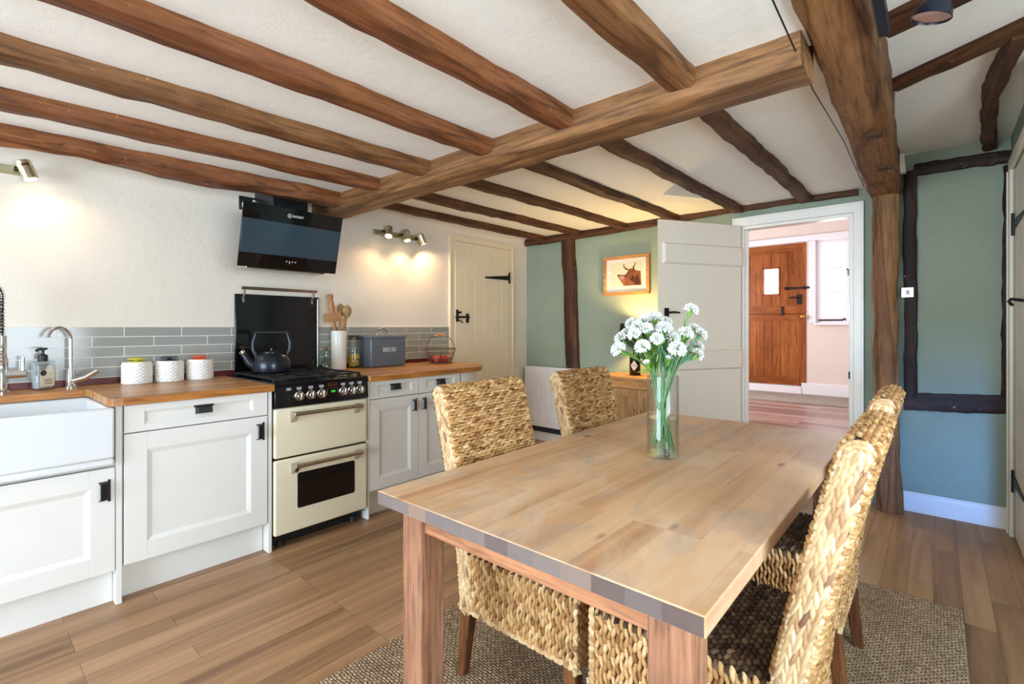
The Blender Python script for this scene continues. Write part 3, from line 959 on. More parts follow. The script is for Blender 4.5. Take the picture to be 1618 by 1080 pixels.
b = MB().box(-1.72, -1.69, HY - 0.03, HY - 0.012, 1.40, 1.53)
b.build('locking_hook', M['iron'], up_)
b = MB().cyl((-1.44, HY - 0.012, 1.375), (-1.44, HY - 0.045, 1.375), 0.018).ball((-1.44, HY - 0.065, 1.375), 0.034)
b.build('knob', M['brass'], lo_)

# hall window
w1 = struct(MB().box(-1.30, -0.86, HY - 0.045, HY, 1.255, 1.285).build('window_1', M['hall_white'], bevel=0.004))
b = MB()
for x0, x1 in ((-1.37, -1.285), (-0.875, -0.79)):
    b.box(x0, x1, HY - 0.015, HY, 1.285, 2.445)
b.build('casing', M['hall_white'], w1, bevel=0.003)
b = MB()
zs = (1.30, 2.445)
x0, x1 = -1.265, -0.885
b.box(x0 - 0.02, x0 + 0.05, HY + 0.02, HY + 0.06, 1.28, 2.50).box(x1 - 0.05, x1 + 0.02, HY + 0.02, HY + 0.06, 1.28, 2.50)
b.box(x0 + 0.05, x1 - 0.05, HY + 0.02, HY + 0.06, 1.28, 1.37).box(x0 + 0.05, x1 - 0.05, HY + 0.02, HY + 0.06, 2.40, 2.50)
for z in (1.715, 2.05):
    b.box(x0 + 0.05, x1 - 0.05, HY + 0.025, HY + 0.055, z - 0.018, z + 0.018)
fo = b.build('window_frame', M['hall_white'], w1, bevel=0.004)
b = MB()
for z0, z1 in ((1.37, 1.697), (1.733, 2.032), (2.068, 2.40)):
    b.box(x0 + 0.05, x1 - 0.05, HY + 0.038, HY + 0.042, z0, z1)
b.build('panes', M['pane'], fo)
MB().tube([(-1.26, HY + 0.012, 1.325), (-0.97, HY + 0.012, 1.325), (-0.955, HY + 0.012, 1.345), (-0.94, HY + 0.012, 1.325)], 0.011, 8).build('stay', M['iron'], fo)
MB().tube([(-0.905, HY + 0.012, 1.93), (-0.905, HY + 0.0, 2.01), (-0.93, HY + 0.0, 2.02)], 0.009, 8).build('catch', M['iron'], fo)
struct(MB().box(-9, 6, HY + 0.6, 40, -0.2, -0.1).build('lawn', M['grass']))

# ------------------------------------------------------------ kitchen units along the cooker wall
XF = -2.74


def panel_front(name, mat, x, y0, y1, z0, z1, parent, st=0.075, top=None):
    """framed front with a moulded inner edge and a sunk flat panel, facing +x"""
    top = top or st
    b = MB()
    b.box(x - 0.02, x - 0.009, y0, y1, z0, z1)
    b.box(x - 0.02, x, y0, y0 + st, z0, z1).box(x - 0.02, x, y1 - st, y1, z0, z1)
    b.box(x - 0.02, x, y0 + st, y1 - st, z1 - top, z1).box(x - 0.02, x, y0 + st, y1 - st, z0, z0 + top)
    a0, a1, c0, c1 = y0 + st, y1 - st, z0 + top, z1 - top
    m = min(0.02, (c1 - c0) * 0.22)
    X0, X1 = x - 0.001, x - 0.0088
    for q in (((a0, c0), (a1, c0), (a1 - m, c0 + m), (a0 + m, c0 + m)), ((a1, c0), (a1, c1), (a1 - m, c1 - m), (a1 - m, c0 + m)),
              ((a1, c1), (a0, c1), (a0 + m, c1 - m), (a1 - m, c1 - m)), ((a0, c1), (a0, c0), (a0 + m, c0 + m), (a0 + m, c1 - m))):
        b.add([(X0 + 0.004 * 0, *q[0]), (X0, *q[1]), (X1, *q[2]), (X1, *q[3]), (x - 0.019, *q[0]), (x - 0.019, *q[1]), (x - 0.019, *q[2]), (x - 0.019, *q[3])],
              [(0, 1, 2, 3), (0, 1, 5, 4), (1, 2, 6, 5), (2, 3, 7, 6), (3, 0, 4, 7), (4, 5, 6, 7)])
    return b.build(name, mat, parent, smooth=False, bevel=0.0012)


def cup_pull(parent, x, yc, zc, vertical=False, L=0.075, H=0.038, D=0.026):
    """faceted bin pull: back flange, bulging hood, open underneath (or to one side)"""
    b = MB()

    def P(u, w, d):     # u along the pull, w across
        return (x + d, yc + (w if vertical else u), zc + (u if vertical else w))
    l, h = L / 2, H / 2
    t = 0.005
    pts = [P(-l, -h, 0), P(l, -h, 0), P(l, h, 0), P(-l, h, 0)]
    out = [P(-l * 0.86, -h * 0.75, D), P(l * 0.86, -h * 0.75, D), P(l * 0.80, h * 0.62, D * 0.82), P(-l * 0.80, h * 0.62, D * 0.82)]
    ins = [P(-l * 0.86 + t, -h * 0.75, D - t), P(l * 0.86 - t, -h * 0.75, D - t), P(l * 0.80 - t, h * 0.62 - t, D * 0.82 - t), P(-l * 0.80 + t, h * 0.62 - t, D * 0.82 - t)]
    inb = [P(-l + t, -h, 0.001), P(l - t, -h, 0.001), P(l - t, h - t, 0.001), P(-l + t, h - t, 0.001)]
    v = pts + out + ins + inb
    f = [(4, 5, 6, 7), (5, 1, 2, 6), (6, 2, 3, 7), (7, 3, 0, 4), (8, 9, 10, 11), (9, 13, 14, 10), (10, 14, 15, 11), (11, 15, 12, 8), (4, 5, 9, 8), (5, 1, 13, 9), (4, 8, 12, 0), (1, 2, 14, 13), (2, 3, 15, 14), (3, 0, 12, 15)]
    b.add(v, f)
    b.hexa([P(-l - 0.006, h - 0.004, 0), P(l + 0.006, h - 0.004, 0), P(l + 0.006, h + 0.006, 0), P(-l - 0.006, h + 0.006, 0), P(-l - 0.006, h - 0.004, 0.004), P(l + 0.006, h - 0.004, 0.004), P(l + 0.006, h + 0.006, 0.004), P(-l - 0.006, h + 0.006, 0.004)])
    return b.build('handle', M['gunmetal'], parent, smooth=False, bevel=0.0018)


cab = M['cab']
# sink unit
t = thing('sink_cabinet', (-3.05, 0.17, 0), 'white base cabinet under the butler sink with one panelled door', 'cabinet')
b = MB().box(XW + 0.01, XF - 0.025, -0.15, 0.472, 0.15, 0.624)
b.build('carcass', cab, t, smooth=False)
MB().box(XF - 0.075, XF - 0.06, -0.15, 0.472, 0, 0.15).build('plinth', cab, t, smooth=False)
MB().box(XW + 0.01, XF, 0.4735, 0.496, 0, 0.882).build('end_panel', cab, t, smooth=False, bevel=0.0015)
d = panel_front('door', cab, XF + 0.002, -0.15, 0.471, 0.155, 0.613, t, 0.085, 0.08)
cup_pull(d, XF + 0.002, 0.432, 0.515, True, 0.085, 0.036)
# drawer unit between sink and cooker
t = thing('drawer_cabinet', (-3.05, 0.81, 0), 'white base cabinet between sink and cooker with drawer over wide panelled door', 'cabinet')
MB().box(XW + 0.01, XF - 0.025, 0.50, 1.124, 0.15, 0.882).build('carcass', cab, t, smooth=False)
MB().box(XF - 0.085, XF - 0.07, 0.50, 1.124, 0, 0.15).build('plinth', cab, t, smooth=False)
MB().box(XW + 0.01, XF, 1.128, 1.146, 0, 0.882).build('end_panel', cab, t, smooth=False, bevel=0.0015)
d = panel_front('drawer', cab, XF + 0.002, 0.503, 1.122, 0.755, 0.878, t, 0.075, 0.03)
cup_pull(d, XF + 0.002, 0.818, 0.823)
d = panel_front('door', cab, XF + 0.002, 0.503, 1.122, 0.166, 0.75, t, 0.085, 0.08)
cup_pull(d, XF + 0.002, 1.082, 0.67, True, 0.085, 0.036)
# two units right of the cooker
t = thing('double_cabinet', (-3.05, 2.14, 0), 'white base cabinet right of the cooker with two drawers over two doors', 'cabinet')
MB().box(XW + 0.01, XF - 0.025, 1.756, 2.545, 0.15, 0.882).build('carcass', cab, t, smooth=False)
MB().box(XF - 0.085, XF - 0.07, 1.756, 2.545, 0, 0.15).build('plinth', cab, t, smooth=False)
MB().box(XW + 0.01, XF, 1.741, 1.754, 0, 0.882).build('end_panel', cab, t, smooth=False, bevel=0.0015)
for k, (y0, y1) in enumerate(((1.757, 2.146), (2.151, 2.54))):
    d = panel_front('drawer', cab, XF + 0.002, y0, y1, 0.766, 0.879, t, 0.06, 0.026)
    cup_pull(d, XF + 0.002, (y0 + y1) / 2, 0.828)
    d = panel_front('door', cab, XF + 0.002, y0, y1, 0.176, 0.761, t, 0.07, 0.07)
    cup_pull(d, XF + 0.002, y1 - 0.04 if k == 0 else y0 + 0.04, 0.69, True, 0.08, 0.034)
# curved end unit
t = thing('curved_cabinet', (-3.1, 2.75, 0), 'white curved end cabinet under the rounded worktop corner', 'cabinet')


def curve_outline(xf, yend, y0, rad, n=12):
    pts = [(XW + 0.01, y0), (xf, y0)]
    for i in range(n + 1):
        a = PI / 2 * i / n
        pts.append((xf - rad + rad * math.cos(a), yend - rad + rad * math.sin(a)))
    pts.append((XW + 0.01, yend))
    return pts


MB().prism(curve_outline(XF - 0.022, 2.90, 2.55, 0.32), 0.15, 0.882).build('carcass', cab, t, smooth=True)
MB().prism(curve_outline(XF - 0.085, 2.85, 2.55, 0.28), 0, 0.15).build('plinth', cab, t, smooth=True)


def curved_front(name, z0, z1, st, parent):
    """the same framed front, bent round the corner"""
    path = [(XF + 0.002, 2.553)] + [(XF + 0.002 - 0.33 + 0.33 * math.cos(PI / 2 * i / 14), 2.585 + 0.33 * math.sin(PI / 2 * i / 14)) for i in range(15)]
    b = MB()

    def band(i0, i1, z0, z1, d):
        for i in range(i0, i1):
            (xa, ya), (xb, yb) = path[i], path[i + 1]
            na = Vector((xa - (XF - 0.33), ya - 2.585, 0)).normalized() if i else Vector((1, 0, 0))
            nb_ = Vector((xb - (XF - 0.33), yb - 2.585, 0)).normalized()
            b.hexa([(xa - na.x * 0.02, ya - na.y * 0.02, z0), (xb - nb_.x * 0.02, yb - nb_.y * 0.02, z0), (xb - nb_.x * d, yb - nb_.y * d, z0), (xa - na.x * d, ya - na.y * d, z0),
                    (xa - na.x * 0.02, ya - na.y * 0.02, z1), (xb - nb_.x * 0.02, yb - nb_.y * 0.02, z1), (xb - nb_.x * d, yb - nb_.y * d, z1), (xa - na.x * d, ya - na.y * d, z1)])
    n = len(path) - 1
    band(0, n, z0, z1, 0.009)
    band(0, 3, z0, z1, 0)
    band(n - 3, n, z0, z1, 0)
    band(3, n - 3, z1 - st, z1, 0)
    band(3, n - 3, z0, z0 + st, 0)
    return b.build(name, cab, parent, smooth=True, ang=30)


curved_front('drawer', 0.766, 0.879, 0.026, t)
curved_front('door', 0.176, 0.761, 0.07, t)

# worktops
t = thing('worktop', (-3.1, 0.4, 0.882), 'oiled wooden worktop left of the cooker, cut out around the butler sink', 'worktop')
pl = [(XW + 0.005, -0.15), (-3.215, -0.15), (-3.215, 0.435), (-3.19, 0.446), (-2.74, 0.446), (-2.712, 0.46), (-2.708, 0.50), (-2.708, 1.146), (XW + 0.005, 1.146)]
MB().prism(pl, 0.882, 0.918).build('slab', M['worktop'], t, smooth=False, bevel=0.003)
for q in ((-2.7085, -2.7065, 0.495, 1.146), (-3.2155, -3.2135, -0.15, 0.432)):
    MB().box(*q, 0.884, 0.9155).build('front_edge', M['worktop_edge'], t, smooth=False)
tag(MB().box(XW + 0.001, XW + 0.02, -0.15, 1.205, 0.9185, 0.953).build('upstand', M['upstand'], bevel=0.002), 'dark red-brown wooden upstand behind the canisters and taps', 'upstand')
t = thing('worktop', (-3.1, 2.3, 0.882), 'oiled wooden worktop with rounded end right of the cooker', 'worktop')
ol = curve_outline(-2.708, 2.955, 1.74, 0.345, 16)
MB().prism(ol, 0.882, 0.918).build('slab', M['worktop'], t, smooth=True, bevel=0.003, ang=30)
b = MB()
for i in range(1, len(ol) - 2):
    (xa, ya), (xb, yb) = ol[i], ol[i + 1]
    n_ = Vector((yb - ya, -(xb - xa), 0)).normalized() * 0.0015
    b.hexa([(xa, ya, 0.884), (xb, yb, 0.884), (xb + n_.x, yb + n_.y, 0.884), (xa + n_.x, ya + n_.y, 0.884), (xa, ya, 0.9155), (xb, yb, 0.9155), (xb + n_.x, yb + n_.y, 0.9155), (xa + n_.x, ya + n_.y, 0.9155)])
b.build('front_edge', M['worktop_edge'], t, smooth=False)
tag(MB().box(XW + 0.001, XW + 0.02, 1.78, 2.955, 0.9185, 0.953).build('upstand', M['upstand'], bevel=0.002), 'dark red-brown wooden upstand behind the bread bin and fruit basket', 'upstand')
o = MB().box(XW, XW + 0.008, -0.4, 3.06, 0.953, 1.232).build('trim_7', M['tiles'], origin=(XW, 0.219 - 0.277 * 4, 1.232 - 0.0555 * 6 - 0.0555))
struct(o)

# butler sink
t = thing('butler_sink', (-2.95, 0.15, 0.626), 'white ceramic butler sink with deep plain front', 'sink')
b = MB()
x0, x1, y0, y1, z0, z1 = -3.25, -2.712, -0.19, 0.466, 0.627, 0.878
w = 0.028
b.box(x0, x1, y0, y1, z0, z0 + 0.03)
b.box(x1 - w, x1, y0, y1, z0 + 0.03, z1).box(x0, x0 + w, y0, y1, z0 + 0.03, z1).box(x0 + w, x1 - w, y1 - w, y1, z0 + 0.03, z1).box(x0 + w, x1 - w, y0, y0 + w, z0 + 0.03, z1)
bmx = b.build('basin', M['ceramic'], t, smooth=True, bevel=0.009, seg=3)
MB().lathe([(0.0, 0.0), (0.04, 0.0), (0.042, 0.004), (0.03, 0.004), (0.0, 0.002)], (-2.98, 0.13, z0 + 0.031), 20).build('drain', M['chrome'], t)

# ------------------------------------------------------------ cooker
t = thing('range_cooker', (-3.05, 1.44, 0), 'cream and black range cooker with two ovens and gas hob', 'cooker')
c0, c1 = 1.154, 1.733
ym = (c0 + c1) / 2
MB().box(XW + 0.03, XF - 0.02, c0, c1, 0.06, 0.90).build('body', M['black_enamel'], t, bevel=0.004)
MB().box(XF - 0.08, XF - 0.055, c0 + 0.01, c1 - 0.01, 0.012, 0.07).build('plinth', M['black_matt'], t, bevel=0.002)
for y in (c0 + 0.06, c1 - 0.06):
    MB().cyl((XF - 0.06, y, 0), (XF - 0.06, y, 0.03), 0.026, 0.02).build('foot', M['black_matt'], t)
MB().box(XW + 0.03, XF + 0.012, c0 - 0.002, c1 + 0.002, 0.90, 0.921).build('hob', M['black_enamel'], t, bevel=0.005)
# control panel
px_ = XF + 0.018
cp = MB().hexa([(XF - 0.02, c0, 0.785), (px_ + 0.006, c0, 0.785), (px_ + 0.006, c1, 0.785), (XF - 0.02, c1, 0.785), (XF - 0.02, c0, 0.90), (px_ - 0.004, c0, 0.90), (px_ - 0.004, c1, 0.90), (XF - 0.02, c1, 0.90)]).build('control_panel', M['black_enamel'], t, bevel=0.003)
kz, kx = 0.842, px_ + 0.001
kys = [c0 + 0.135, c0 + 0.203, c0 + 0.268, c0 + 0.406, c0 + 0.463, c0 + 0.519]
for y in kys:
    kb = MB().lathe([(0.0, 0), (0.027, 0), (0.027, 0.004), (0.0225, 0.006), (0.021, 0.026), (0.018, 0.029), (0, 0.029)], (kx, y, kz), 24, Matrix(((0, 0, 1), (0, 1, 0), (-1, 0, 0))))
    ko = kb.build('knob', M['steel'], cp)
    MB().box(kx + 0.022, kx + 0.037, y - 0.004, y + 0.004, kz - 0.020, kz + 0.020).build('grip', M['chrome'], ko, bevel=0.0015)
    ib = MB()
    zi = kz + 0.042
    for q in ((-0.012, 0.012, -0.007, -0.0058), (-0.012, 0.012, 0.0058, 0.007), (-0.012, -0.011, -0.007, 0.007), (0.011, 0.012, -0.007, 0.007), (-0.006, -0.003, -0.004, 0.004), (0.003, 0.006, -0.004, 0.004), (-0.0012, 0.0012, -0.013, -0.009)):
        ib.box(kx - 0.004, kx + 0.0005, y + q[0], y + q[1], zi + q[2], zi + q[3])
    ib.build('dial_mark', M['white_mark'], cp, smooth=False)
ib = MB()
for q in ((-0.011, 0.011, -0.007, -0.0058), (-0.011, 0.011, 0.0058, 0.007), (-0.011, -0.010, -0.007, 0.007), (0.010, 0.011, -0.007, 0.007), (-0.003, 0.003, -0.004, 0.004)):
    ib.box(kx - 0.004, kx + 0.0005, c0 + 0.076 + q[0], c0 + 0.076 + q[1], kz + 0.042 + q[2], kz + 0.042 + q[3])
ib.build('dial_mark', M['white_mark'], cp, smooth=False)
MB().cyl((kx - 0.004, c0 + 0.073, kz - 0.012), (kx + 0.012, c0 + 0.073, kz - 0.012), 0.009, 0.007, 14).build('ignition_button', M['gunmetal'], cp)
yd = c0 + 0.338
b = MB()
for q in ((-0.034, 0.034, -0.03, -0.0285), (-0.034, 0.034, 0.0235, 0.025), (-0.034, -0.0325, -0.03, 0.025), (0.0325, 0.034, -0.03, 0.025)):
    b.box(kx - 0.004, kx + 0.0012, yd + q[0], yd + q[1], kz + q[2], kz + q[3])
clock = b.build('clock_surround', M['steel'], cp, smooth=False)
b = MB()
for k, dg in enumerate('1205'):
    yy = yd - 0.014 + k * 0.0085
    zz = kz + 0.004
    segs = {'1': 'bc', '2': 'abged', '0': 'abcdef', '5': 'afgcd'}[dg]
    S = {'a': (0, 0.005, 0.010, 0.0112), 'g': (0, 0.005, 0.0048, 0.006), 'd': (0, 0.005, 0, 0.0012), 'f': (0, 0.001, 0.0055, 0.011), 'e': (0, 0.001, 0, 0.0055), 'b': (0.0042, 0.0052, 0.0055, 0.011), 'c': (0.0042, 0.0052, 0, 0.0055)}
    for s_ in segs:
        q = S[s_]
        b.box(kx - 0.002, kx + 0.0008, yy + q[0], yy + q[1], zz + q[2] - 0.004, zz + q[3] - 0.004)
b.build('clock_digits', M['green_led'], cp, smooth=False)
b = MB()
for q in ((-0.028, 0.028, -0.010, -0.0085), (-0.028, 0.028, 0.0085, 0.010), (-0.028, -0.0265, -0.010, 0.010), (0.0265, 0.028, -0.010, 0.010)):
    b.box(kx - 0.006, kx - 0.0005, yd + q[0], yd + q[1], kz + 0.046 + q[2], kz + 0.046 + q[3])
bdg = b.build('badge', M['red_badge'], cp, smooth=False)
text_mesh('badge_lettering', 'Stoves', 0.016, M['red_badge'], cp, (kx - 0.0015, yd, kz + 0.046), (PI / 2, 0, PI / 2))


def d_handle(parent, x, y0, y1, z):
    b = MB()
    for y, s in ((y0, 1), (y1, -1)):
        b.hexa([(x, y - 0.018, z - 0.05), (x, y + 0.018, z - 0.05), (x, y + 0.018, z + 0.012), (x, y - 0.018, z + 0.012),
                (x + 0.045, y - 0.014, z - 0.012), (x + 0.045, y + 0.014, z - 0.012), (x + 0.05, y + 0.014, z + 0.012), (x + 0.05, y - 0.014, z + 0.012)])
    b.tube([(x + 0.045, y0 - 0.014, z), (x + 0.045, y1 + 0.014, z)], 0.0115, 14)
    return b.build('handle', M['steel'], parent, bevel=0.002)


od = MB().box(XF - 0.02, XF + 0.012, c0 + 0.001, c1 - 0.001, 0.504, 0.780).build('oven_door', M['cream_enamel'], t, bevel=0.012, seg=4)
d_handle(od, XF + 0.012, c0 + 0.105, c1 - 0.075, 0.745)
od = MB().box(XF - 0.02, XF + 0.012, c0 + 0.001, c1 - 0.001, 0.078, 0.494).build('oven_door', M['cream_enamel'], t, bevel=0.012, seg=4)
d_handle(od, XF + 0.012, c0 + 0.11, c1 - 0.075, 0.455)


def rrect(y0, y1, z0, z1, r, n=5):
    pts = []
    for cy, cz, a0 in ((y1 - r, z1 - r, 0), (y0 + r, z1 - r, PI / 2), (y0 + r, z0 + r, PI), (y1 - r, z0 + r, 1.5 * PI)):
        for i in range(n + 1):
            a = a0 + PI / 2 * i / n
            pts.append((cy + r * math.cos(a), cz + r * math.sin(a)))
    return pts


ow = MB().prism(rrect(c0 + 0.128, c1 - 0.092, 0.205, 0.405, 0.012), XF + 0.010, XF + 0.0135, 'x').build('oven_window', M['oven_glass'], od, smooth=False)
# burners and pan supports
for bx, by, br in ((-3.22, c0 + 0.15, 0.036), (-2.93, c0 + 0.15, 0.046), (-3.22, c1 - 0.15, 0.046), (-2.93, c1 - 0.15, 0.036)):
    bo = MB().lathe([(0, 0), (br + 0.012, 0), (br + 0.012, 0.006), (br, 0.010), (br, 0.015), (br * 0.8, 0.019), (0, 0.019)], (bx, by, 0.921), 20).build('burner', M['black_matt'], t)
for y0, y1 in ((c0 + 0.025, ym - 0.006), (ym + 0.006, c1 - 0.025)):
    b = MB()
    xa, xb = -3.36, -2.79
    zt = 0.946
    for y in (y0, y1):
        b.box(xa, xb, y - 0.006, y + 0.006, zt - 0.012, zt - 0.002)
    for x in (xa, (xa + xb) / 2, xb):
        b.box(x - 0.006, x + 0.006, y0, y1, zt - 0.012, zt - 0.002)
    yc = (y0 + y1) / 2
    for xc in (-3.22, -2.93):
        for a in range(4):
            an = a * PI / 2
            p = Vector((xc + 0.03 * math.cos(an), yc + 0.03 * math.sin(an), zt))
            q = Vector((xc + 0.125 * math.cos(an), yc + 0.118 * math.sin(an), zt))
            n_ = Vector((-math.sin(an), math.cos(an), 0)) * 0.005
            b.hexa([p - n_ - Vector((0, 0, .012)), p + n_ - Vector((0, 0, .012)), q + n_ - Vector((0, 0, .012)), q - n_ - Vector((0, 0, .012)), p - n_, p + n_, q + n_, q - n_])
    for x in (xa, xb):
        for y in (y0, y1):
            b.box(x - 0.008, x + 0.008, y - 0.008, y + 0.008, 0.921, zt - 0.004)
    b.build('pan_support', M['black_matt'], t, bevel=0.0015)

# splashback with hanging rail
t = thing('splashback', (-3.43, 1.5, 0.905), 'tall black enamel splashback panel with steel rail behind the hob', 'splashback')
MB().box(XW + 0.009, XW + 0.022, 1.205, 1.778, 0.922, 1.448).build('panel', M['black_enamel'], t, bevel=0.006, seg=3)
b = MB()
b.tube([(XW + 0.05, 1.235, 1.487), (XW + 0.05, 1.745, 1.487)], 0.010, 12)
for y in (1.255, 1.722):
    b.tube([(XW + 0.05, y, 1.487), (XW + 0.045, y, 1.45), (XW + 0.024, y, 1.425)], 0.006, 8)
    b.box(XW + 0.021, XW + 0.027, y - 0.006, y + 0.006, 1.395, 1.43)
b.build('rail', M['steel'], t)
b = MB().tube([(XW + 0.025, 1.764, 0.93), (XW + 0.025, 1.764, 1.435)], 0.003, 8).ball((XW + 0.026, 1.764, 0.925), 0.008)
b.build('edge_bead', M['steel'], t)

# extractor hood
t = thing('extractor_hood', (-3.2, 1.4, 1.58), 'black angled glass extractor hood over the cooker', 'extractor hood')
h0, h1 = 1.07, 1.675
T, B_ = Vector((-2.925, 0, 1.94)), Vector((-3.02, 0, 1.583))


def hq(v, d=0.0):      # point on the glass: v 0 at the top, 1 at the bottom
    p = T.lerp(B_, v)
    n_ = Vector(((T.z - B_.z), 0, -(T.x - B_.x))).normalized()
    return p + n_ * d


def slab(y0, y1, v0, v1, d0, d1):
    a, b_, c, d_ = hq(v0, d0), hq(v1, d0), hq(v1, d1), hq(v0, d1)
    return [(a.x, y0, a.z), (b_.x, y0, b_.z), (b_.x, y1, b_.z), (a.x, y1, a.z), (d_.x, y0, d_.z), (c.x, y0, c.z), (c.x, y1, c.z), (d_.x, y1, d_.z)]


gp = MB().hexa(slab(h0, h1, 0, 1, -0.008, 0)).build('glass_panel', M['hood_black'], t, bevel=0.0015)
MB().hexa(slab(h0 + 0.004, h1 - 0.004, 0.245, 0.775, 0.0, 0.004)).build('tinted_door', M['hood_glass'], gp, bevel=0.001)
body = MB().hexa([(XW, h0 + 0.2, 1.63), (-3.05, h0 + 0.06, 1.60), (-3.05, h1 - 0.03, 1.60), (XW, h1 - 0.03, 1.63), (XW, h0 + 0.24, 1.88), (-2.965, h0 + 0.06, 1.90), (-2.965, h1 - 0.03, 1.90), (XW, h1 - 0.03, 1.88)])
body.build('body', M['chim'], t, bevel=0.003)
MB().box(XW, -3.17, 1.335, 1.56, 1.9, 2.14).build('chimney', M['chim'], t, bevel=0.002)
zr = math.atan2(T.x - B_.x, T.z - B_.z)
ymid = (h0 + h1) / 2
p = hq(0.115, 0.0008)
lrot = Matrix.Rotation(PI / 2, 4, 'Z') @ Matrix.Rotation(PI / 2 + zr, 4, 'X')
text_mesh('lettering', 'INDESIT', 0.019, M['white_mark'], gp, (p.x, ymid + 0.012, p.z), lrot.to_euler())
b = MB()
for k in range(20):
    a0, a1 = 2 * PI * k / 20, 2 * PI * (k + 1) / 20
    q = []
    for r_ in (0.0095, 0.012):
        for a in (a0, a1):
            pp = hq(0.115 + r_ * math.sin(a) / 0.37, 0)
            q.append((pp, ymid - 0.04 + r_ * math.cos(a)))
    pts = [q[0], q[1], q[3], q[2]]
    n_ = (hq(0, 1) - hq(0, 0)) * 0.0012
    b.hexa([(p_.x, y_, p_.z) for p_, y_ in pts] + [(p_.x + n_.x, y_, p_.z + n_.z) for p_, y_ in pts])
b.hexa(slab(ymid - 0.0415, ymid - 0.0385, 0.100, 0.135, 0, 0.0012))
b.hexa(slab(ymid - 0.0415, ymid - 0.0385, 0.088, 0.095, 0, 0.0012))
b.build('emblem', M['white_mark'], gp, smooth=False)
for k in range(4):
    MB().hexa(slab(ymid - 0.03 + k * 0.018, ymid - 0.024 + k * 0.018, 0.855, 0.873, 0, 0.0012)).build('touch_icon', M['white_mark'], gp, smooth=False)
b = MB().hexa(slab(ymid - 0.012, ymid - 0.004, 0.885, 0.893, 0, 0.0012))
b.build('touch_icon', M['white_mark'], gp, smooth=False)
MB().box(-3.2, -3.05, h0 + 0.06, h1 - 0.06, 1.578, 1.600).build('filter_grille', M['steel'], t, bevel=0.003)
MB().box(XW, XW + 0.07, 1.345, 1.42, 2.02, 2.14).build('duct_cover', M['chim'], t)
# socket with plug behind the hood
t = thing('wall_socket', (XW, 1.24, 2.0), 'dark metal wall socket with white plug peeking out behind the extractor hood', 'socket')
MB().box(XW, XW + 0.008, 1.235, 1.375, 2.005, 2.095).build('face_plate', M['gunmetal'], t, bevel=0.003)
MB().box(XW + 0.008, XW + 0.04, 1.25, 1.295, 2.01, 2.055).build('plug', M['plastic'], t, bevel=0.010, seg=3)
MB().box(XW + 0.008, XW + 0.012, 1.318, 1.335, 2.062, 2.080).build('switch', M['plastic'], t, bevel=0.001)

# ------------------------------------------------------------ wall spot lamps
def spot_head(parent, y, z, aim, lit, power):
    """cylinder lamp with a chrome band, hinged on the bar by a knurled knob"""
    aim = Vector(aim).normalized()
    c = Vector((XW + 0.088, y, z))
    a, e = c - aim * 0.045, c + aim * 0.048
    h = MB().tube([a, a + aim * 0.006, e], [0.022, 0.029, 0.031], 22).build('lamp_head', M['satin_brass'], parent)
    MB().tube([a + aim * 0.022, a + aim * 0.034], [0.0312, 0.0312], 22).build('chrome_band', M['chrome'], h)
    MB().tube([(XW + 0.018, y - 0.012, z + 0.003), (XW + 0.075, y - 0.02, z)], [0.008, 0.008], 10).tube([(XW + 0.062, y - 0.042, z), (XW + 0.062, y - 0.026, z)], [0.012, 0.012], 14).build('knuckle', M['gunmetal'], h)
    MB().tube([e - aim * 0.001, e + aim * 0.003], [0.026, 0.024], 18).build('bulb', M['bulb'] if lit > 1 else M['bulb_dim'], h)
    d = bpy.data.lights.new('spot_light', 'SPOT')
    d.energy, d.spot_size, d.spot_blend, d.shadow_soft_size, d.color = power, math.radians(140), 0.6, 0.03, (1.0, 0.68, 0.38)
    o = bpy.data.objects.new('spot_light', d)
    COL.objects.link(o)
    o.parent = h
    o.location = e + aim * 0.012 - Vector(parent['_o'])
    o.rotation_euler = aim.to_track_quat('-Z', 'Y').to_euler()


t = thing('wall_spotlight', (XW, 2.48, 2.0), 'three-headed cream and chrome wall spotlight bar right of the hood', 'wall light')
MB().box(XW, XW + 0.02, 2.24, 2.735, 1.985, 2.028).build('bar', M['satin_brass'], t, bevel=0.004)
spot_head(t, 2.34, 2.01, (0.32, -0.30, -0.80), 2, 9)
spot_head(t, 2.515, 2.005, (0.22, 0.02, -0.95), 2, 9)
spot_head(t, 2.675, 1.995, (0.10, 0.42, -0.9), 1, 9)
t = thing('wall_spotlight', (XW, 0.12, 2.0), 'single lit wall spotlight head at the left edge above the sink', 'wall light')
MB().box(XW, XW + 0.02, -0.22, 0.22, 1.985, 2.028).build('bar', M['satin_brass'], t, bevel=0.004)
spot_head(t, 0.238, 2.005, (0.06, 0.30, -0.9), 2, 4.5)

# ------------------------------------------------------------ things on the worktop
WZ = 0.9185


def arc(c, u, v, r, a0, a1, n=12):
    c, u, v = Vector(c), Vector(u), Vector(v)
    return [c + u * (r * math.cos(lerp(a0, a1, i / n))) + v * (r * math.sin(lerp(a0, a1, i / n))) for i in range(n + 1)]


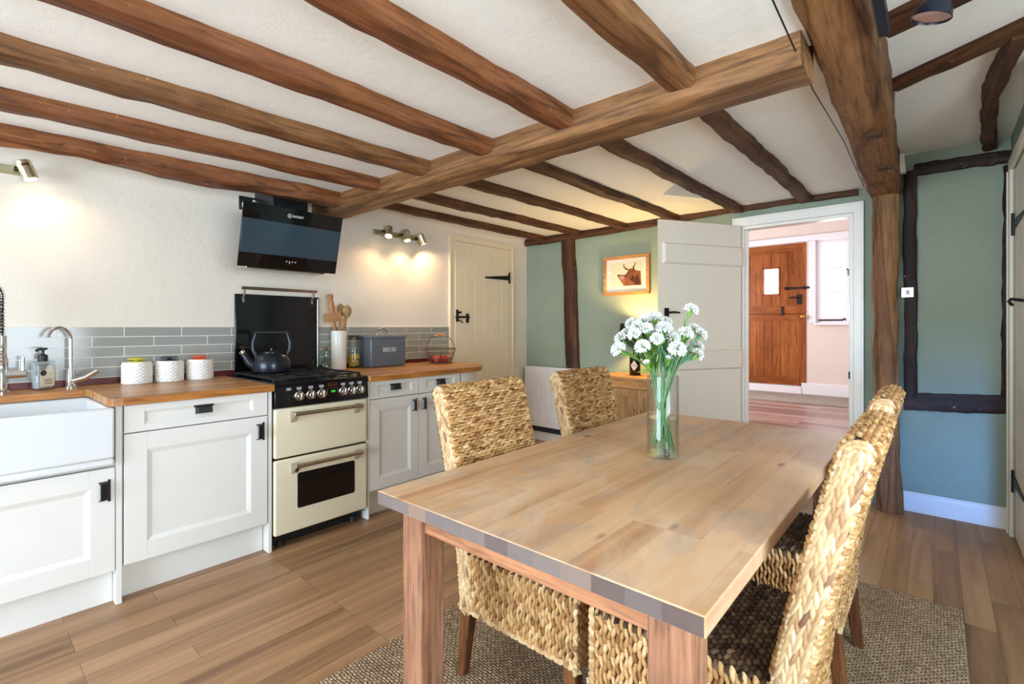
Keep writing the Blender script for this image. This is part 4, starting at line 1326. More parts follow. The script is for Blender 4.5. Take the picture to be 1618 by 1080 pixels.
# slim filter tap
t = thing('filter_tap', (-3.37, 0.40, WZ), 'slim chrome swan-neck tap standing between soap bottle and canisters', 'tap')
MB().lathe([(0, 0), (0.026, 0), (0.026, 0.006), (0.021, 0.012), (0.0175, 0.06), (0.014, 0.095), (0, 0.097)], (-3.37, 0.40, WZ), 22).build('base', M['chrome'], t)
d_ = Vector((0.62, -0.78, 0))
top = Vector((-3.37, 0.40, WZ + 0.25))
b = MB().tube([Vector((-3.37, 0.40, WZ + 0.09)), top] + arc(top + d_ * 0.06, -d_, Vector((0, 0, 1)), 0.06, 0, PI * 0.93, 14)[1:], 0.0075, 12)
b.build('spout', M['chrome'], t)
b = MB().tube([(-3.36, 0.41, WZ + 0.035), (-3.335, 0.455, WZ + 0.05), (-3.315, 0.50, WZ + 0.085)], [0.016, 0.014, 0.012], 12)
b.build('lever', M['chrome'], t)
# spring-neck kitchen tap
t = thing('kitchen_tap', (-3.33, 0.155, WZ), 'tall chrome spring-neck kitchen tap at the left edge by the sink', 'tap')
kx_, ky_ = -3.33, 0.150
MB().lathe([(0, 0), (0.034, 0), (0.034, 0.008), (0.024, 0.012), (0.024, 0.16), (0.019, 0.17), (0.019, 0.27), (0.015, 0.275), (0.0, 0.275)], (kx_, ky_, WZ), 22).build('body', M['chrome'], t)
b = MB()
pth = [Vector((kx_, ky_, WZ + 0.27 + 0.02 * i)) for i in range(10)]
pth += arc(Vector((kx_ + 0.05, ky_ - 0.06, WZ + 0.45)), Vector((-0.64, 0.768, 0)), Vector((0, 0, 1)), 0.078, 0, PI, 18)[1:]
b.tube(pth, 0.009, 10)
hose = b.build('hose', M['gunmetal'], t)
sp = []
tot = len(pth) - 1
turns = 34
for i in range(turns * 10 + 1):
    q = i / (turns * 10) * tot
    k = min(int(q), tot - 1)
    p = pth[k].lerp(pth[k + 1], q - k)
    dd = (pth[k + 1] - pth[k]).normalized()
    u = dd.cross(Vector((0.768, 0.64, 0))).normalized()
    w_ = dd.cross(u)
    a = 2 * PI * i / 10
    sp.append(p + (u * math.cos(a) + w_ * math.sin(a)) * 0.0145)
MB().tube(sp, 0.0023, 5).build('spring', M['chrome'], t)
e = pth[-1]
MB().tube([e + Vector((0, 0, 0.0)), e - Vector((0, 0, 0.08)), e - Vector((0, 0, 0.16))], [0.014, 0.016, 0.019], 16).build('spray_head', M['chrome'], t)
b = MB().tube([(kx_, ky_, WZ + 0.085), (kx_ + 0.02, ky_ + 0.085, WZ + 0.088)], [0.02, 0.018], 16).tube([(kx_ + 0.017, ky_ + 0.072, WZ + 0.1), (kx_ + 0.017, ky_ + 0.072, WZ + 0.165)], [0.008, 0.007], 10)
b.build('lever', M['chrome'], t)
b = MB().tube([(kx_, ky_, WZ + 0.22), (kx_ + 0.06, ky_ - 0.07, WZ + 0.25), (kx_ + 0.095, ky_ - 0.115, WZ + 0.26)], 0.007, 10)
b.build('hose_arm', M['chrome'], t)
# soap dispenser
t = thing('soap_dispenser', (-3.36, 0.295, WZ), 'clear square soap bottle with black pump beside the slim tap', 'soap dispenser')
sr = Matrix.Rotation(0.55, 4, 'Z')


def turned_box(b, hx, hy, z0, z1, c, m=sr):
    ps = [m @ Vector((sx * hx, sy * hy, 0)) + Vector(c) for sx, sy in ((-1, -1), (1, -1), (1, 1), (-1, 1))]
    b.hexa([(p.x, p.y, z0) for p in ps] + [(p.x, p.y, z1) for p in ps])
    return b


C_ = (-3.36, 0.295, 0)
turned_box(MB(), 0.026, 0.042, WZ, WZ + 0.142, C_).build('bottle', M['soap'], t, bevel=0.010, seg=4)
turned_box(MB(), 0.020, 0.036, WZ + 0.006, WZ + 0.12, C_).build('liquid', plain('grey_liquid_soap', (190, 192, 190), 0.3), t, bevel=0.008, seg=3)
lb = MB()
cc = sr @ Vector((0.0268, 0, 0)) + Vector(C_)
turned_box(lb, 0.0006, 0.032, WZ + 0.018, WZ + 0.10, cc).build('label', M['label_paper'], t)
cc2 = sr @ Vector((0.0276, 0.012, 0)) + Vector(C_)
mm = Matrix.Translation(cc2 + Vector((0, 0, WZ + 0.105))) @ sr.to_4x4() @ Matrix.Rotation(PI / 2, 4, 'Y')
MB().lathe([(0, 0), (0.017, 0), (0.017, 0.001), (0, 0.001)], (0, 0, 0), 20, mm).build('round_label', M['white_gloss'], t)
mm2 = Matrix.Translation(sr @ Vector((0.0276, -0.018, 0)) + Vector(C_) + Vector((0, 0, WZ + 0.085))) @ sr.to_4x4() @ Matrix.Rotation(PI / 2, 4, 'Y')
MB().lathe([(0, 0), (0.014, 0), (0.014, 0.001), (0, 0.001)], (0, 0, 0), 20, mm2).build('round_label', M['grey_mark'], t)
b = MB()
for z in (0.030, 0.040, 0.05):
    turned_box(b, 0.0004, 0.018, WZ + z, WZ + z + 0.003, sr @ Vector((0.0278, 0.004, 0)) + Vector(C_))
b.build('print_lines', M['grey_mark'], t)
b = MB().lathe([(0, 0), (0.019, 0), (0.019, 0.03), (0.012, 0.034), (0.006, 0.036), (0.006, 0.055), (0.018, 0.058), (0.018, 0.066), (0, 0.068)], (C_[0], C_[1], WZ + 0.142), 18)
b.tube([(C_[0], C_[1], WZ + 0.203), (C_[0] + 0.03, C_[1] - 0.02, WZ + 0.203), (C_[0] + 0.042, C_[1] - 0.027, WZ + 0.196)], 0.006, 8)
b.build('pump', M['navy_plastic'], t)

# canisters with moulded rope relief
for (cy, lid, lab) in ((0.672, 'lid_yellow', 'white ribbed canister with a yellow lid, nearest the slim tap'), (0.823, 'lid_navy', 'white ribbed canister with a dark navy lid, in the middle of three'), (0.978, 'lid_orange', 'white ribbed canister with an orange lid, nearest the cooker')):
    cx = -3.345
    t = thing('canister', (cx, cy, WZ), lab, 'canister', 'canisters on the left worktop')
    prof = [(0, 0), (0.066, 0), (0.070, 0.004)]
    H = 0.112
    b = MB()
    nn, kk = 128, 64
    vs_, fs_ = [], []
    for j in range(kk + 1):
        z = 0.004 + (H - 0.008) * j / kk
        for i in range(nn):
            a = 2 * PI * i / nn
            u = (a / (2 * PI) * 16) % 1.0
            rel = 0.0016 * math.sin(2 * PI * (z / 0.0185 + 0.28 * math.sin(2 * PI * u)))
            r_ = 0.0695 + rel
            vs_.append((cx + r_ * math.cos(a), cy + r_ * math.sin(a), WZ + z))
    for j in range(kk):
        for i in range(nn):
            fs_.append((j * nn + i, j * nn + (i + 1) % nn, (j + 1) * nn + (i + 1) % nn, (j + 1) * nn + i))
    b.add(vs_, fs_)
    b.lathe([(0, 0), (0.066, 0), (0.0695, 0.004)], (cx, cy, WZ), 48).lathe([(0.0695, H - 0.004), (0.067, H), (0, H)], (cx, cy, WZ), 48)
    b.build('jar', M['canister'], t)
    MB().lathe([(0, 0), (0.066, 0), (0.067, 0.004), (0.066, 0.007), (0, 0.008)], (cx, cy, WZ + H), 40).build('rim', M['canister'], t)
    lz = WZ + H + 0.0075
    lo = MB().lathe([(0, 0), (0.046, 0), (0.047, 0.003), (0.012, 0.006), (0.010, 0.012), (0.042, 0.014), (0.044, 0.018), (0.03, 0.022), (0, 0.023)], (cx, cy, lz), 32)
    lo.build('lid', M[lid], t)

# kettle
KX, KY, KZ = -3.17, 1.325, 0.9465
t = thing('kettle', (KX, KY, KZ), 'dark blue-black enamel whistling kettle on the left rear burner', 'kettle')
MB().lathe([(0, 0), (0.098, 0), (0.108, 0.006), (0.112, 0.03), (0.109, 0.065), (0.096, 0.10), (0.075, 0.118), (0.062, 0.122), (0, 0.122)], (KX, KY, KZ), 40).build('body', M['kettle'], t)
ld = MB().lathe([(0.063, 0.120), (0.063, 0.126), (0.05, 0.134), (0.02, 0.139), (0, 0.139)], (KX, KY, KZ), 32).build('lid', M['kettle'], t)
MB().lathe([(0, 0.138), (0.010, 0.138), (0.010, 0.148), (0.026, 0.152), (0.028, 0.158), (0.018, 0.164), (0, 0.165)], (KX, KY, KZ), 24).build('lid_knob', M['black_enamel'], ld)
dv = Vector((0.43, 0.90, 0))     # handle axis along the picture: spout towards the sink
dv.normalize()
K = Vector((KX, KY, KZ))
up = Vector((0, 0, 1))
b = MB()
for s in (-1, 1):
    p = [K + dv * s * 0.085 + up * 0.10, K + dv * s * 0.104 + up * 0.14, K + dv * s * 0.106 + up * 0.185, K + dv * s * 0.092 + up * 0.232, K + dv * s * 0.086 + up * 0.252]
    b.tube(p, [0.014, 0.0125, 0.010, 0.009, 0.009], 10)
hd = b.build('handle', M['kettle'], t)
MB().tube([K + dv * -0.092 + up * 0.25, K + dv * 0.092 + up * 0.25], [0.011, 0.011], 14).build('grip', M['gunmetal'], hd)
b = MB()
b.tube([K - dv * 0.095 + up * 0.045, K - dv * 0.125 + up * 0.065, K - dv * 0.145 + up * 0.10, K - dv * 0.165 + up * 0.128], [0.034, 0.028, 0.020, 0.015], 16)
so = b.build('spout', M['kettle'], t)
MB().tube([K - dv * 0.160 + up * 0.121, K - dv * 0.170 + up * 0.134], [0.017, 0.018], 16).build('whistle', M['steel'], so)
b = MB().tube([K - dv * 0.168 + up * 0.138, K - dv * 0.15 + up * 0.158, K - dv * 0.12 + up * 0.156], 0.004, 8).tube([K - dv * 0.178 + up * 0.160, K - dv * 0.15 + up * 0.158], [0.008, 0.008], 8)
b.build('whistle_lever', M['gunmetal'], so)

# oil bottle
OX, OY = -3.375, 1.80
t = thing('oil_bottle', (OX, OY, WZ), 'small corked glass oil flask between splashback and utensil pot', 'bottle')
MB().lathe([(0, 0), (0.036, 0), (0.041, 0.012), (0.041, 0.04), (0.030, 0.066), (0.016, 0.085), (0.0125, 0.10), (0.0125, 0.145), (0.015, 0.15), (0.010, 0.15), (0.0095, 0.10), (0.013, 0.085), (0.027, 0.065), (0.037, 0.04), (0.037, 0.014), (0, 0.006)], (OX, OY, WZ), 28).build('flask', M['green_glass'], t)
MB().lathe([(0, 0), (0.009, 0), (0.012, 0.03), (0, 0.03)], (OX, OY, WZ + 0.14), 16).build('cork', M['cork'], t)
MB().tube(arc((OX - 0.008, OY - 0.02, WZ + 0.10), Vector((-0.3, -0.95, 0)), Vector((0, 0, 1)), 0.028, -1.2, 1.2, 10), 0.004, 8).build('handle', M['green_glass'], t)

# utensil pot and its utensils
PX, PY = -3.36, 1.89
tag(MB().lathe([(0, 0), (0.052, 0), (0.055, 0.004), (0.055, 0.278), (0.053, 0.284), (0.048, 0.282), (0.047, 0.02), (0, 0.018)], (PX, PY, WZ), 36).build('utensil_pot', M['pot']), 'tall cream cylinder pot holding wooden utensils', 'pot')
U = 'wooden utensils in the cream pot'


def utensil(name, base, tip, parts, label):
    """parts are built along local z, from the foot in the pot to the tip"""
    base, tip = Vector(base), Vector(tip)
    q = (tip - base).to_track_quat('Z', 'Y')
    t = thing(name, (0, 0, 0), label, 'utensil', U)
    for nm, mat, mb in parts:
        mb.build(nm, mat, t)
    t.location = base
    t.rotation_mode = 'QUATERNION'
    t.rotation_quaternion = q
    return t


hb = MB().lathe([(0, 0), (0.011, 0.0), (0.012, 0.30), (0.013, 0.345)], (0, 0, 0), 14)
head = MB().hexa([(-0.028, -0.05, 0.335), (0.028, -0.05, 0.335), (0.028, 0.05, 0.335), (-0.028, 0.05, 0.335), (-0.028, -0.05, 0.40), (0.028, -0.05, 0.40), (0.028, 0.05, 0.40), (-0.028, 0.05, 0.40)])
gp2 = MB().lathe([(0.012, 0.40), (0.020, 0.41), (0.024, 0.44), (0.019, 0.48), (0.016, 0.50), (0.022, 0.515), (0.022, 0.53), (0.015, 0.54), (0, 0.542)], (0, 0, 0), 18)
utensil('wooden_mallet', (PX + 0.01, PY + 0.008, WZ + 0.02), (PX + 0.0, PY - 0.062, WZ + 0.50), [('handle', M['mallet'], hb), ('head', M['mallet'], head), ('grip', M['mallet'], gp2)], 'wooden mallet with square block head standing in the cream pot')


def spoon(b, L, w, dx):
    n = 16
    vs_, fs_ = [], []
    for j in range(9):
        a = j / 8
        z = L - 0.005 + 0.10 * a
        hw = w * math.sqrt(max(0.02, 1 - (2 * a - 1.0) ** 2)) * (0.9 + 0.1 * a)
        dep = 0.016 * math.sin(PI * a)
        for i in range(n):
            an = 2 * PI * i / n
            y = hw * math.cos(an)
            x = (0.004 if math.sin(an) > 0 else -0.003) * abs(math.sin(an)) - dep * (1 - (y / max(w, 1e-4)) ** 2)
            vs_.append((x + dx, y, z))
    for j in range(8):
        for i in range(n):
            fs_.append((j * n + i, j * n + (i + 1) % n, (j + 1) * n + (i + 1) % n, (j + 1) * n + i))
    fs_.append(tuple(range(n)))
    fs_.append(tuple(range(8 * n, 9 * n)))
    b.add(vs_, fs_)
    return b


for (bx, by, tx, ty, L, lab) in ((0.0, 0.018, 0.012, 0.062, 0.365, 'round-bowled wooden spoon leaning right in the cream pot, in front'), (-0.033, 0.008, -0.036, 0.034, 0.375, 'round-bowled wooden spoon behind the other spoon in the cream pot')):
    st = MB().tube([(0, 0, 0), (0, 0, L * 0.6), (0, 0, L + 0.01)], [0.006, 0.006, 0.008], 12)
    utensil('wooden_spoon', (PX + bx, PY + by, WZ + 0.02), (PX + tx, PY + ty, WZ + 0.45), [('handle', M['spoon'], st), ('bowl', M['spoon'], spoon(MB(), L, 0.036, 0))], lab)
sp_ = MB()
for k in range(5):
    sp_.box(-0.003, 0.003, -0.022 + k * 0.0102, -0.0155 + k * 0.0102, 0.26, 0.345)
sp_.box(-0.003, 0.003, -0.022, 0.0253, 0.335, 0.36).box(-0.003, 0.003, -0.022, 0.0253, 0.25, 0.27)
utensil('slotted_spatula', (PX + 0.036, PY - 0.004, WZ + 0.02), (PX + 0.040, PY + 0.010, WZ + 0.37), [('handle', M['mallet'], MB().tube([(0, 0, 0), (0, 0, 0.26)], [0.006, 0.007], 10)), ('blade', M['mallet'], sp_)], 'short slotted wooden spatula low in the cream pot under the mallet')

# pasta jar
JX, JY = -3.38, 2.03
t = thing('pasta_jar', (JX, JY, WZ), 'clear glass storage jar part filled with yellow pasta', 'jar')
MB().lathe([(0, 0), (0.045, 0), (0.048, 0.005), (0.048, 0.195), (0.042, 0.207), (0.042, 0.212), (0.039, 0.212), (0.039, 0.207), (0.045, 0.193), (0.045, 0.008), (0, 0.006)], (JX, JY, WZ), 32).build('jar', M['glass'], t)
MB().lathe([(0, 0), (0.044, 0), (0.045, 0.008), (0.045, 0.028), (0.041, 0.034), (0, 0.035)], (JX, JY, WZ + 0.213), 28).build('lid', thin_glass('grey_lid_glass', (190, 188, 184)), t)
b = MB()
rr = random.Random(3)
for k in range(90):
    a, q = rr.uniform(0, 2 * PI), 0.036 * math.sqrt(rr.random())
    z = WZ + 0.016 + rr.random() * 0.085
    d0 = Vector((rr.uniform(-1, 1), rr.uniform(-1, 1), rr.uniform(-.3, 1))).normalized()
    p = Vector((JX + q * math.cos(a), JY + q * math.sin(a), z))
    e0, e1 = p - d0 * 0.012, p + d0 * 0.012
    for e_ in (e0, e1):
        v = Vector((e_.x - JX, e_.y - JY, 0))
        if v.length > 0.038:
            v = v.normalized() * 0.038
            e_.x, e_.y = JX + v.x, JY + v.y
        e_.z = max(e_.z, WZ + 0.012)
    b.tube([e0, e1], [0.0045, 0.0045], 6)
o = b.build('pasta', M['pasta'], t)
o['kind'] = 'stuff'

# bread bin
t = thing('bread_bin', (-3.345, 2.26, WZ), 'slate-blue enamel bread bin with looped lid handle', 'bread bin')
b0, b1, bx0, bx1 = 2.098, 2.422, -3.438, -3.258
MB().box(bx0, bx1, b0, b1, WZ, WZ + 0.225).build('bin', M['bread_blue'], t, bevel=0.012, seg=4)
b = MB()
b.hexa([(bx0 - 0.002, b0 - 0.004, WZ + 0.222), (bx1 + 0.005, b0 - 0.004, WZ + 0.222), (bx1 + 0.005, b1 + 0.004, WZ + 0.222), (bx0 - 0.002, b1 + 0.004, WZ + 0.222),
        (bx0 - 0.002, b0 - 0.004, WZ + 0.242), (bx1 + 0.005, b0 - 0.004, WZ + 0.242), (bx1 + 0.005, b1 + 0.004, WZ + 0.242), (bx0 - 0.002, b1 + 0.004, WZ + 0.242)])
b.hexa([(bx0 + 0.01, b0 + 0.012, WZ + 0.242), (bx1 - 0.01, b0 + 0.012, WZ + 0.242), (bx1 - 0.01, b1 - 0.012, WZ + 0.242), (bx0 + 0.01, b1 - 0.012, WZ + 0.242),
        (bx0 + 0.05, b0 + 0.06, WZ + 0.25), (bx1 - 0.05, b0 + 0.06, WZ + 0.25), (bx1 - 0.05, b1 - 0.06, WZ + 0.25), (bx0 + 0.05, b1 - 0.06, WZ + 0.25)])
ld = b.build('lid', M['bread_blue'], t, bevel=0.004, seg=3)
ym_ = (b0 + b1) / 2
MB().tube(arc((-3.348, ym_, WZ + 0.248), (0, -1, 0), (0, 0, 1), 0.052, 0.05, PI - 0.05, 18), 0.006, 10).build('handle', M['steel'], ld)
# serif lettering: B R E A D
LT = MB()
LX = bx1 + 0.0004


def seg_(p, q, r_, s_, oy, oz, sc_):
    pts = [p, q, r_, s_]
    LT.hexa([(LX - 0.0015, oy + a * sc_, oz + c_ * sc_) for a, c_ in pts] + [(LX + 0.0008, oy + a * sc_, oz + c_ * sc_) for a, c_ in pts])


def bar(x0, x1, z0, z1, oy, oz, s):
    seg_((x0, z0), (x1, z0), (x1, z1), (x0, z1), oy, oz, s)


def bowl(cx_, cz_, rx, rz, th, tn, oy, oz, s, n=10):
    for i in range(n):
        a, c_ = -PI / 2 + PI * i / n, -PI / 2 + PI * (i + 1) / n
        seg_((cx_ + rx * math.cos(a), cz_ + rz * math.sin(a)), (cx_ + rx * math.cos(c_), cz_ + rz * math.sin(c_)), (cx_ + (rx - th) * math.cos(c_), cz_ + (rz - tn) * math.sin(c_)), (cx_ + (rx - th) * math.cos(a), cz_ + (rz - tn) * math.sin(a)), oy, oz, s)


s_, oz_ = 0.034, WZ + 0.118
oy_ = 2.206
for ch, adv in (('B', 0.68), ('R', 0.74), ('E', 0.66), ('A', 0.78), ('D', 0.8)):
    if ch in 'BRED':
        bar(0.10, 0.24, 0, 1, oy_, oz_, s_)
        bar(0.02, 0.34, 0, 0.04, oy_, oz_, s_)
        bar(0.02, 0.30, 0.96, 1, oy_, oz_, s_)
    if ch == 'B':
        for q in ((0.20, 0.36, 0, 0.05), (0.20, 0.34, 0.49, 0.54), (0.20, 0.34, 0.95, 1)):
            bar(*q, oy_, oz_, s_)
        bowl(0.34, 0.27, 0.27, 0.27, 0.13, 0.05, oy_, oz_, s_)
        bowl(0.32, 0.755, 0.22, 0.245, 0.12, 0.05, oy_, oz_, s_)
    elif ch == 'R':
        bar(0.20, 0.34, 0.95, 1, oy_, oz_, s_)
        bar(0.20, 0.34, 0.46, 0.51, oy_, oz_, s_)
        bowl(0.33, 0.73, 0.24, 0.27, 0.13, 0.05, oy_, oz_, s_)
        seg_((0.30, 0.48), (0.44, 0.48), (0.72, 0.0), (0.56, 0.0), oy_, oz_, s_)
        bar(0.54, 0.76, 0, 0.04, oy_, oz_, s_)
    elif ch == 'E':
        for z in (0, 0.48, 0.955):
            bar(0.2, 0.58 if z != 0.48 else 0.46, z, z + 0.045, oy_, oz_, s_)
        bar(0.55, 0.59, 0, 0.22, oy_, oz_, s_)
        bar(0.54, 0.58, 0.8, 1, oy_, oz_, s_)
        bar(0.44, 0.47, 0.40, 0.62, oy_, oz_, s_)
    elif ch == 'A':
        seg_((0.08, 0), (0.13, 0), (0.40, 1.0), (0.35, 1.0), oy_, oz_, s_)
        seg_((0.54, 0), (0.70, 0), (0.43, 1.02), (0.33, 1.02), oy_, oz_, s_)
        bar(0.20, 0.58, 0.32, 0.365, oy_, oz_, s_)
        bar(0.0, 0.22, 0, 0.04, oy_, oz_, s_)
        bar(0.48, 0.78, 0, 0.04, oy_, oz_, s_)
    else:
        bar(0.2, 0.30, 0, 0.05, oy_, oz_, s_)
        bar(0.2, 0.30, 0.95, 1, oy_, oz_, s_)
        bowl(0.28, 0.5, 0.46, 0.5, 0.14, 0.05, oy_, oz_, s_, 14)
    oy_ += adv * s_
LT.build('lettering', M['white_mark'], t, smooth=False)

# wire fruit basket and apples
FX, FY = -3.24, 2.775
t = thing('fruit_basket', (FX, FY, WZ), 'round wire fruit basket with wooden-gripped bail handle', 'basket')
b = MB()


def ring(r_, z, th):
    b.tube(arc((FX, FY, z), (1, 0, 0), (0, 1, 0), r_, 0, 2 * PI, 36), th, 6)


ring(0.135, WZ + 0.125, 0.0038)
ring(0.118, WZ + 0.085, 0.0022)
ring(0.105, WZ + 0.045, 0.0022)
ring(0.095, WZ + 0.006, 0.0035)
ring(0.05, WZ + 0.006, 0.002)
for k in range(28):
    a = 2 * PI * k / 28
    c_, s2 = math.cos(a), math.sin(a)
    b.tube([(FX + r_ * c_, FY + r_ * s2, WZ + z) for r_, z in ((0.02, 0.006), (0.095, 0.006), (0.104, 0.04), (0.118, 0.085), (0.135, 0.125))], 0.0016, 5)
b.build('wire_bowl', M['wire'], t)
dh = Vector((0.66, 0.75, 0)).normalized()
hp = arc((FX, FY, WZ + 0.125), dh, (0, 0, 1), 0.12, 0, PI, 22)
hp = [Vector((FX, FY, 0)) + Vector((p.x - FX, p.y - FY, 0)) * 1.0 + Vector((0, 0, p.z)) for p in hp]
hl = MB().tube(hp, 0.003, 8).build('bail', M['wire'], t)
MB().tube(hp[8:15], [0.007, 0.009, 0.0095, 0.010, 0.0095, 0.009, 0.007], 12).build('grip', M['mallet'], hl)
aps = [(-0.062, 0.005, 'apple_dark', 'dark crimson apple at the left of the wire basket'), (-0.022, 0.055, 'apple_pink', 'pinkish apple in front of the wire basket'), (0.04, 0.042, 'apple_red', 'bright red apple right of the pinkish one in the basket'),
       (0.064, -0.018, 'apple_gold', 'golden-orange apple at the right of the wire basket'), (-0.012, -0.030, 'apple_red', 'red apple behind the others in the wire basket')]
aps = [(0.754 * r_ + 0.657 * c_, 0.657 * r_ - 0.754 * c_, m_, l_) for r_, c_, m_, l_ in aps]
for k, (ax, ay, mt, lab) in enumerate(aps):
    r_ = 0.036
    t = thing('apple', (FX + ax, FY + ay, WZ + 0.009), lab, 'apple', 'apples in the wire basket')
    MB().lathe([(0, 0.004), (0.012, 0.0), (0.024, 0.008), (0.034, 0.026), (0.037, 0.042), (0.032, 0.058), (0.02, 0.067), (0.010, 0.066), (0.003, 0.060), (0, 0.060)], (FX + ax, FY + ay, WZ + 0.0095), 22, Matrix.Scale(0.85, 3)).build('flesh', M[mt], t)
    MB().tube([(FX + ax, FY + ay, WZ + 0.058), (FX + ax + 0.004, FY + ay + 0.002, WZ + 0.074)], [0.0018, 0.0015], 6).build('stalk', M['cork'], t)

# ------------------------------------------------------------ along the sage wall
t = thing('radiator', (-3.0, 4.15, 0.16), 'white panel radiator under the dark stud on the sage wall', 'radiator')
r0, r1 = -3.39, -2.62
b = MB().box(r0, r1, 4.118, 4.13, 0.17, 0.80).box(r0, r1, 4.175, 4.187, 0.17, 0.80)
n = 22
for k in range(n):
    a = lerp(r0 + 0.02, r1 - 0.02, (k + 0.2) / n)
    c = lerp(r0 + 0.02, r1 - 0.02, (k + 0.8) / n)
    b.hexa([(a, 4.119, 0.21), (c, 4.119, 0.21), (c - 0.005, 4.112, 0.225), (a + 0.005, 4.112, 0.225), (a, 4.119, 0.765), (c, 4.119, 0.765), (c - 0.005, 4.112, 0.75), (a + 0.005, 4.112, 0.75)])
b.build('panel', M['radiator'], t, smooth=False, bevel=0.002)
MB().box(r0 + 0.005, r1 - 0.005, 4.12, 4.186, 0.795, 0.805).build('top_grille', M['radiator'], t, bevel=0.002)
MB().box(r0 - 0.006, r0, 4.112, 4.19, 0.18, 0.80).build('side_panel', M['radiator'], t)
b = MB().cyl((r0 + 0.03, 4.15, 0.0), (r0 + 0.03, 4.15, 0.19), 0.008).cyl((r1 - 0.03, 4.15, 0.0), (r1 - 0.03, 4.15, 0.19), 0.008)
b.cyl((r0 - 0.03, 4.15, 0.215), (r0 + 0.01, 4.15, 0.215), 0.014)
b.build('pipe', M['radiator'], t)
MB().box(r0 + 0.02, r1 - 0.02, 4.16, 4.203, 0.105, 0.16).build('dark_bracket_rail', M['dark_gap'], t)

t = thing('oak_sideboard', (-1.9, 4.0, 0), 'light oak two-door sideboard against the sage wall behind the flowers', 'sideboard')
s0, s1, f = -2.28, -1.54, 3.80
MB().box(s0 - 0.015, s1 + 0.015, f - 0.015, YF - 0.035, 0.775, 0.802).build('top', M['light_oak_top'], t, bevel=0.006, seg=3)
b = MB().box(s0, s1, f + 0.02, YF - 0.04, 0.07, 0.775)
b.build('carcass', M['light_oak'], t, bevel=0.002)
MB().box(s0, s1, f, f + 0.02, 0.705, 0.775).build('frieze', M['light_oak_top'], t, bevel=0.002)
MB().box(s0, s1, f + 0.01, f + 0.03, 0.0, 0.07).build('plinth', M['light_oak_top'], t, bevel=0.002)
xm = (s0 + s1) / 2
for a, c in ((s0 + 0.006, xm - 0.002), (xm + 0.002, s1 - 0.006)):
    b = MB()
    b.box(a, a + 0.06, f, f + 0.02, 0.08, 0.70).box(c - 0.06, c, f, f + 0.02, 0.08, 0.70).box(a + 0.06, c - 0.06, f, f + 0.02, 0.08, 0.15).box(a + 0.06, c - 0.06, f, f + 0.02, 0.635, 0.70)
    d = b.build('door', M['light_oak'], t, bevel=0.0025)
    board_door(MB(), a + 0.06, c - 0.06, f + 0.008, f + 0.02, 0.15, 0.635, 4, 'x', 0.003).build('inset_panel', M['light_oak'], d, smooth=False)
    kx2 = c - 0.03 if a < xm - 0.1 else a + 0.03
    MB().lathe([(0, 0), (0.006, 0), (0.006, 0.012), (0.013, 0.018), (0.012, 0.026), (0, 0.029)], (kx2, f, 0.52), 16, Matrix(((1, 0, 0), (0, 0, -1), (0, 1, 0)))).build('knob', M['light_oak_top'], d)

# bottle lamp
LX_, LY_ = -2.03, 4.0
t = thing('bottle_lamp', (LX_, LY_, 0.803), 'lit lamp made from a black bottle with pale diamond label and dark patterned shade', 'lamp')
MB().lathe([(0, 0), (0.046, 0), (0.048, 0.004), (0.048, 0.15), (0.040, 0.17), (0.020, 0.185), (0.018, 0.23), (0.021, 0.235), (0.021, 0.25), (0, 0.25)], (LX_, LY_, 0.803), 28).build('bottle', M['bottle_black'], t)
dl = Vector((0.0 - LX_, 0.0 - LY_, 0)).normalized()
dl = Vector((0.30, -0.95, 0)).normalized()
tl = Vector((-dl.y, dl.x, 0))
b = MB()
nn = 10
for i in range(nn):
    for (ua, ub) in ((-1 + 2 * i / nn, -1 + 2 * (i + 1) / nn),):
        def cp_(u, zz, r_=0.0486):
            a = u * 0.75
            q = dl * math.cos(a) * r_ + tl * math.sin(a) * r_
            return (LX_ + q.x, LY_ + q.y, 0.803 + 0.085 + zz)
        ha, hb_ = 0.045 * (1 - abs(ua)), 0.045 * (1 - abs(ub))
        b.hexa([cp_(ua, -ha), cp_(ub, -hb_), cp_(ub, -hb_, 0.0478), cp_(ua, -ha, 0.0478), cp_(ua, ha), cp_(ub, hb_), cp_(ub, hb_, 0.0478), cp_(ua, ha, 0.0478)])
lbl = b.build('label', M['label_paper'], t)
p = Vector((LX_, LY_, 0.803 + 0.087)) + dl * 0.0489
text_mesh('lettering', "HENDRICK'S", 0.0105, M['grey_mark'], lbl, p, (PI / 2, 0, math.atan2(tl.y, tl.x)))
sh = MB()
z0, z1 = 1.065, 1.262
ns = 40
vs_, fs_ = [], []
for (r_, z) in ((0.150, z0), (0.126, z1), (0.124, z1), (0.148, z0)):
    for i in range(ns):
        a = 2 * PI * i / ns
        vs_.append((LX_ + r_ * math.cos(a), LY_ + r_ * math.sin(a), z))
for j in range(4):
    for i in range(ns):
        fs_.append((j * ns + i, j * ns + (i + 1) % ns, ((j + 1) % 4) * ns + (i + 1) % ns, ((j + 1) % 4) * ns + i))
sh.add(vs_, fs_)
sho = sh.build('shade', M['shade_black'], t)
b = MB()
for k in range(5):
    z = z0 + 0.02 + k * 0.038
    rr_ = 0.1505 - 0.024 * (z - z0) / (z1 - z0)
    for i in range(24):
        a0 = 2 * PI * i / 24
        pts = [(LX_ + rr_ * math.cos(a0 + q * 0.26), LY_ + rr_ * math.sin(a0 + q * 0.26), z + 0.014 * math.sin(PI * q)) for q in (0, 0.25, 0.5, 0.75, 1)]
        b.tube(pts, 0.0013, 4)
b.build('scallop_pattern', M['gunmetal'], sho)
MB().ball((LX_, LY_, 1.14), 0.03).build('bulb', M['bulb'], t)
MB().cyl((LX_, LY_, 1.05), (LX_, LY_, 1.115), 0.014).build('lamp_holder', M['brass'], t)
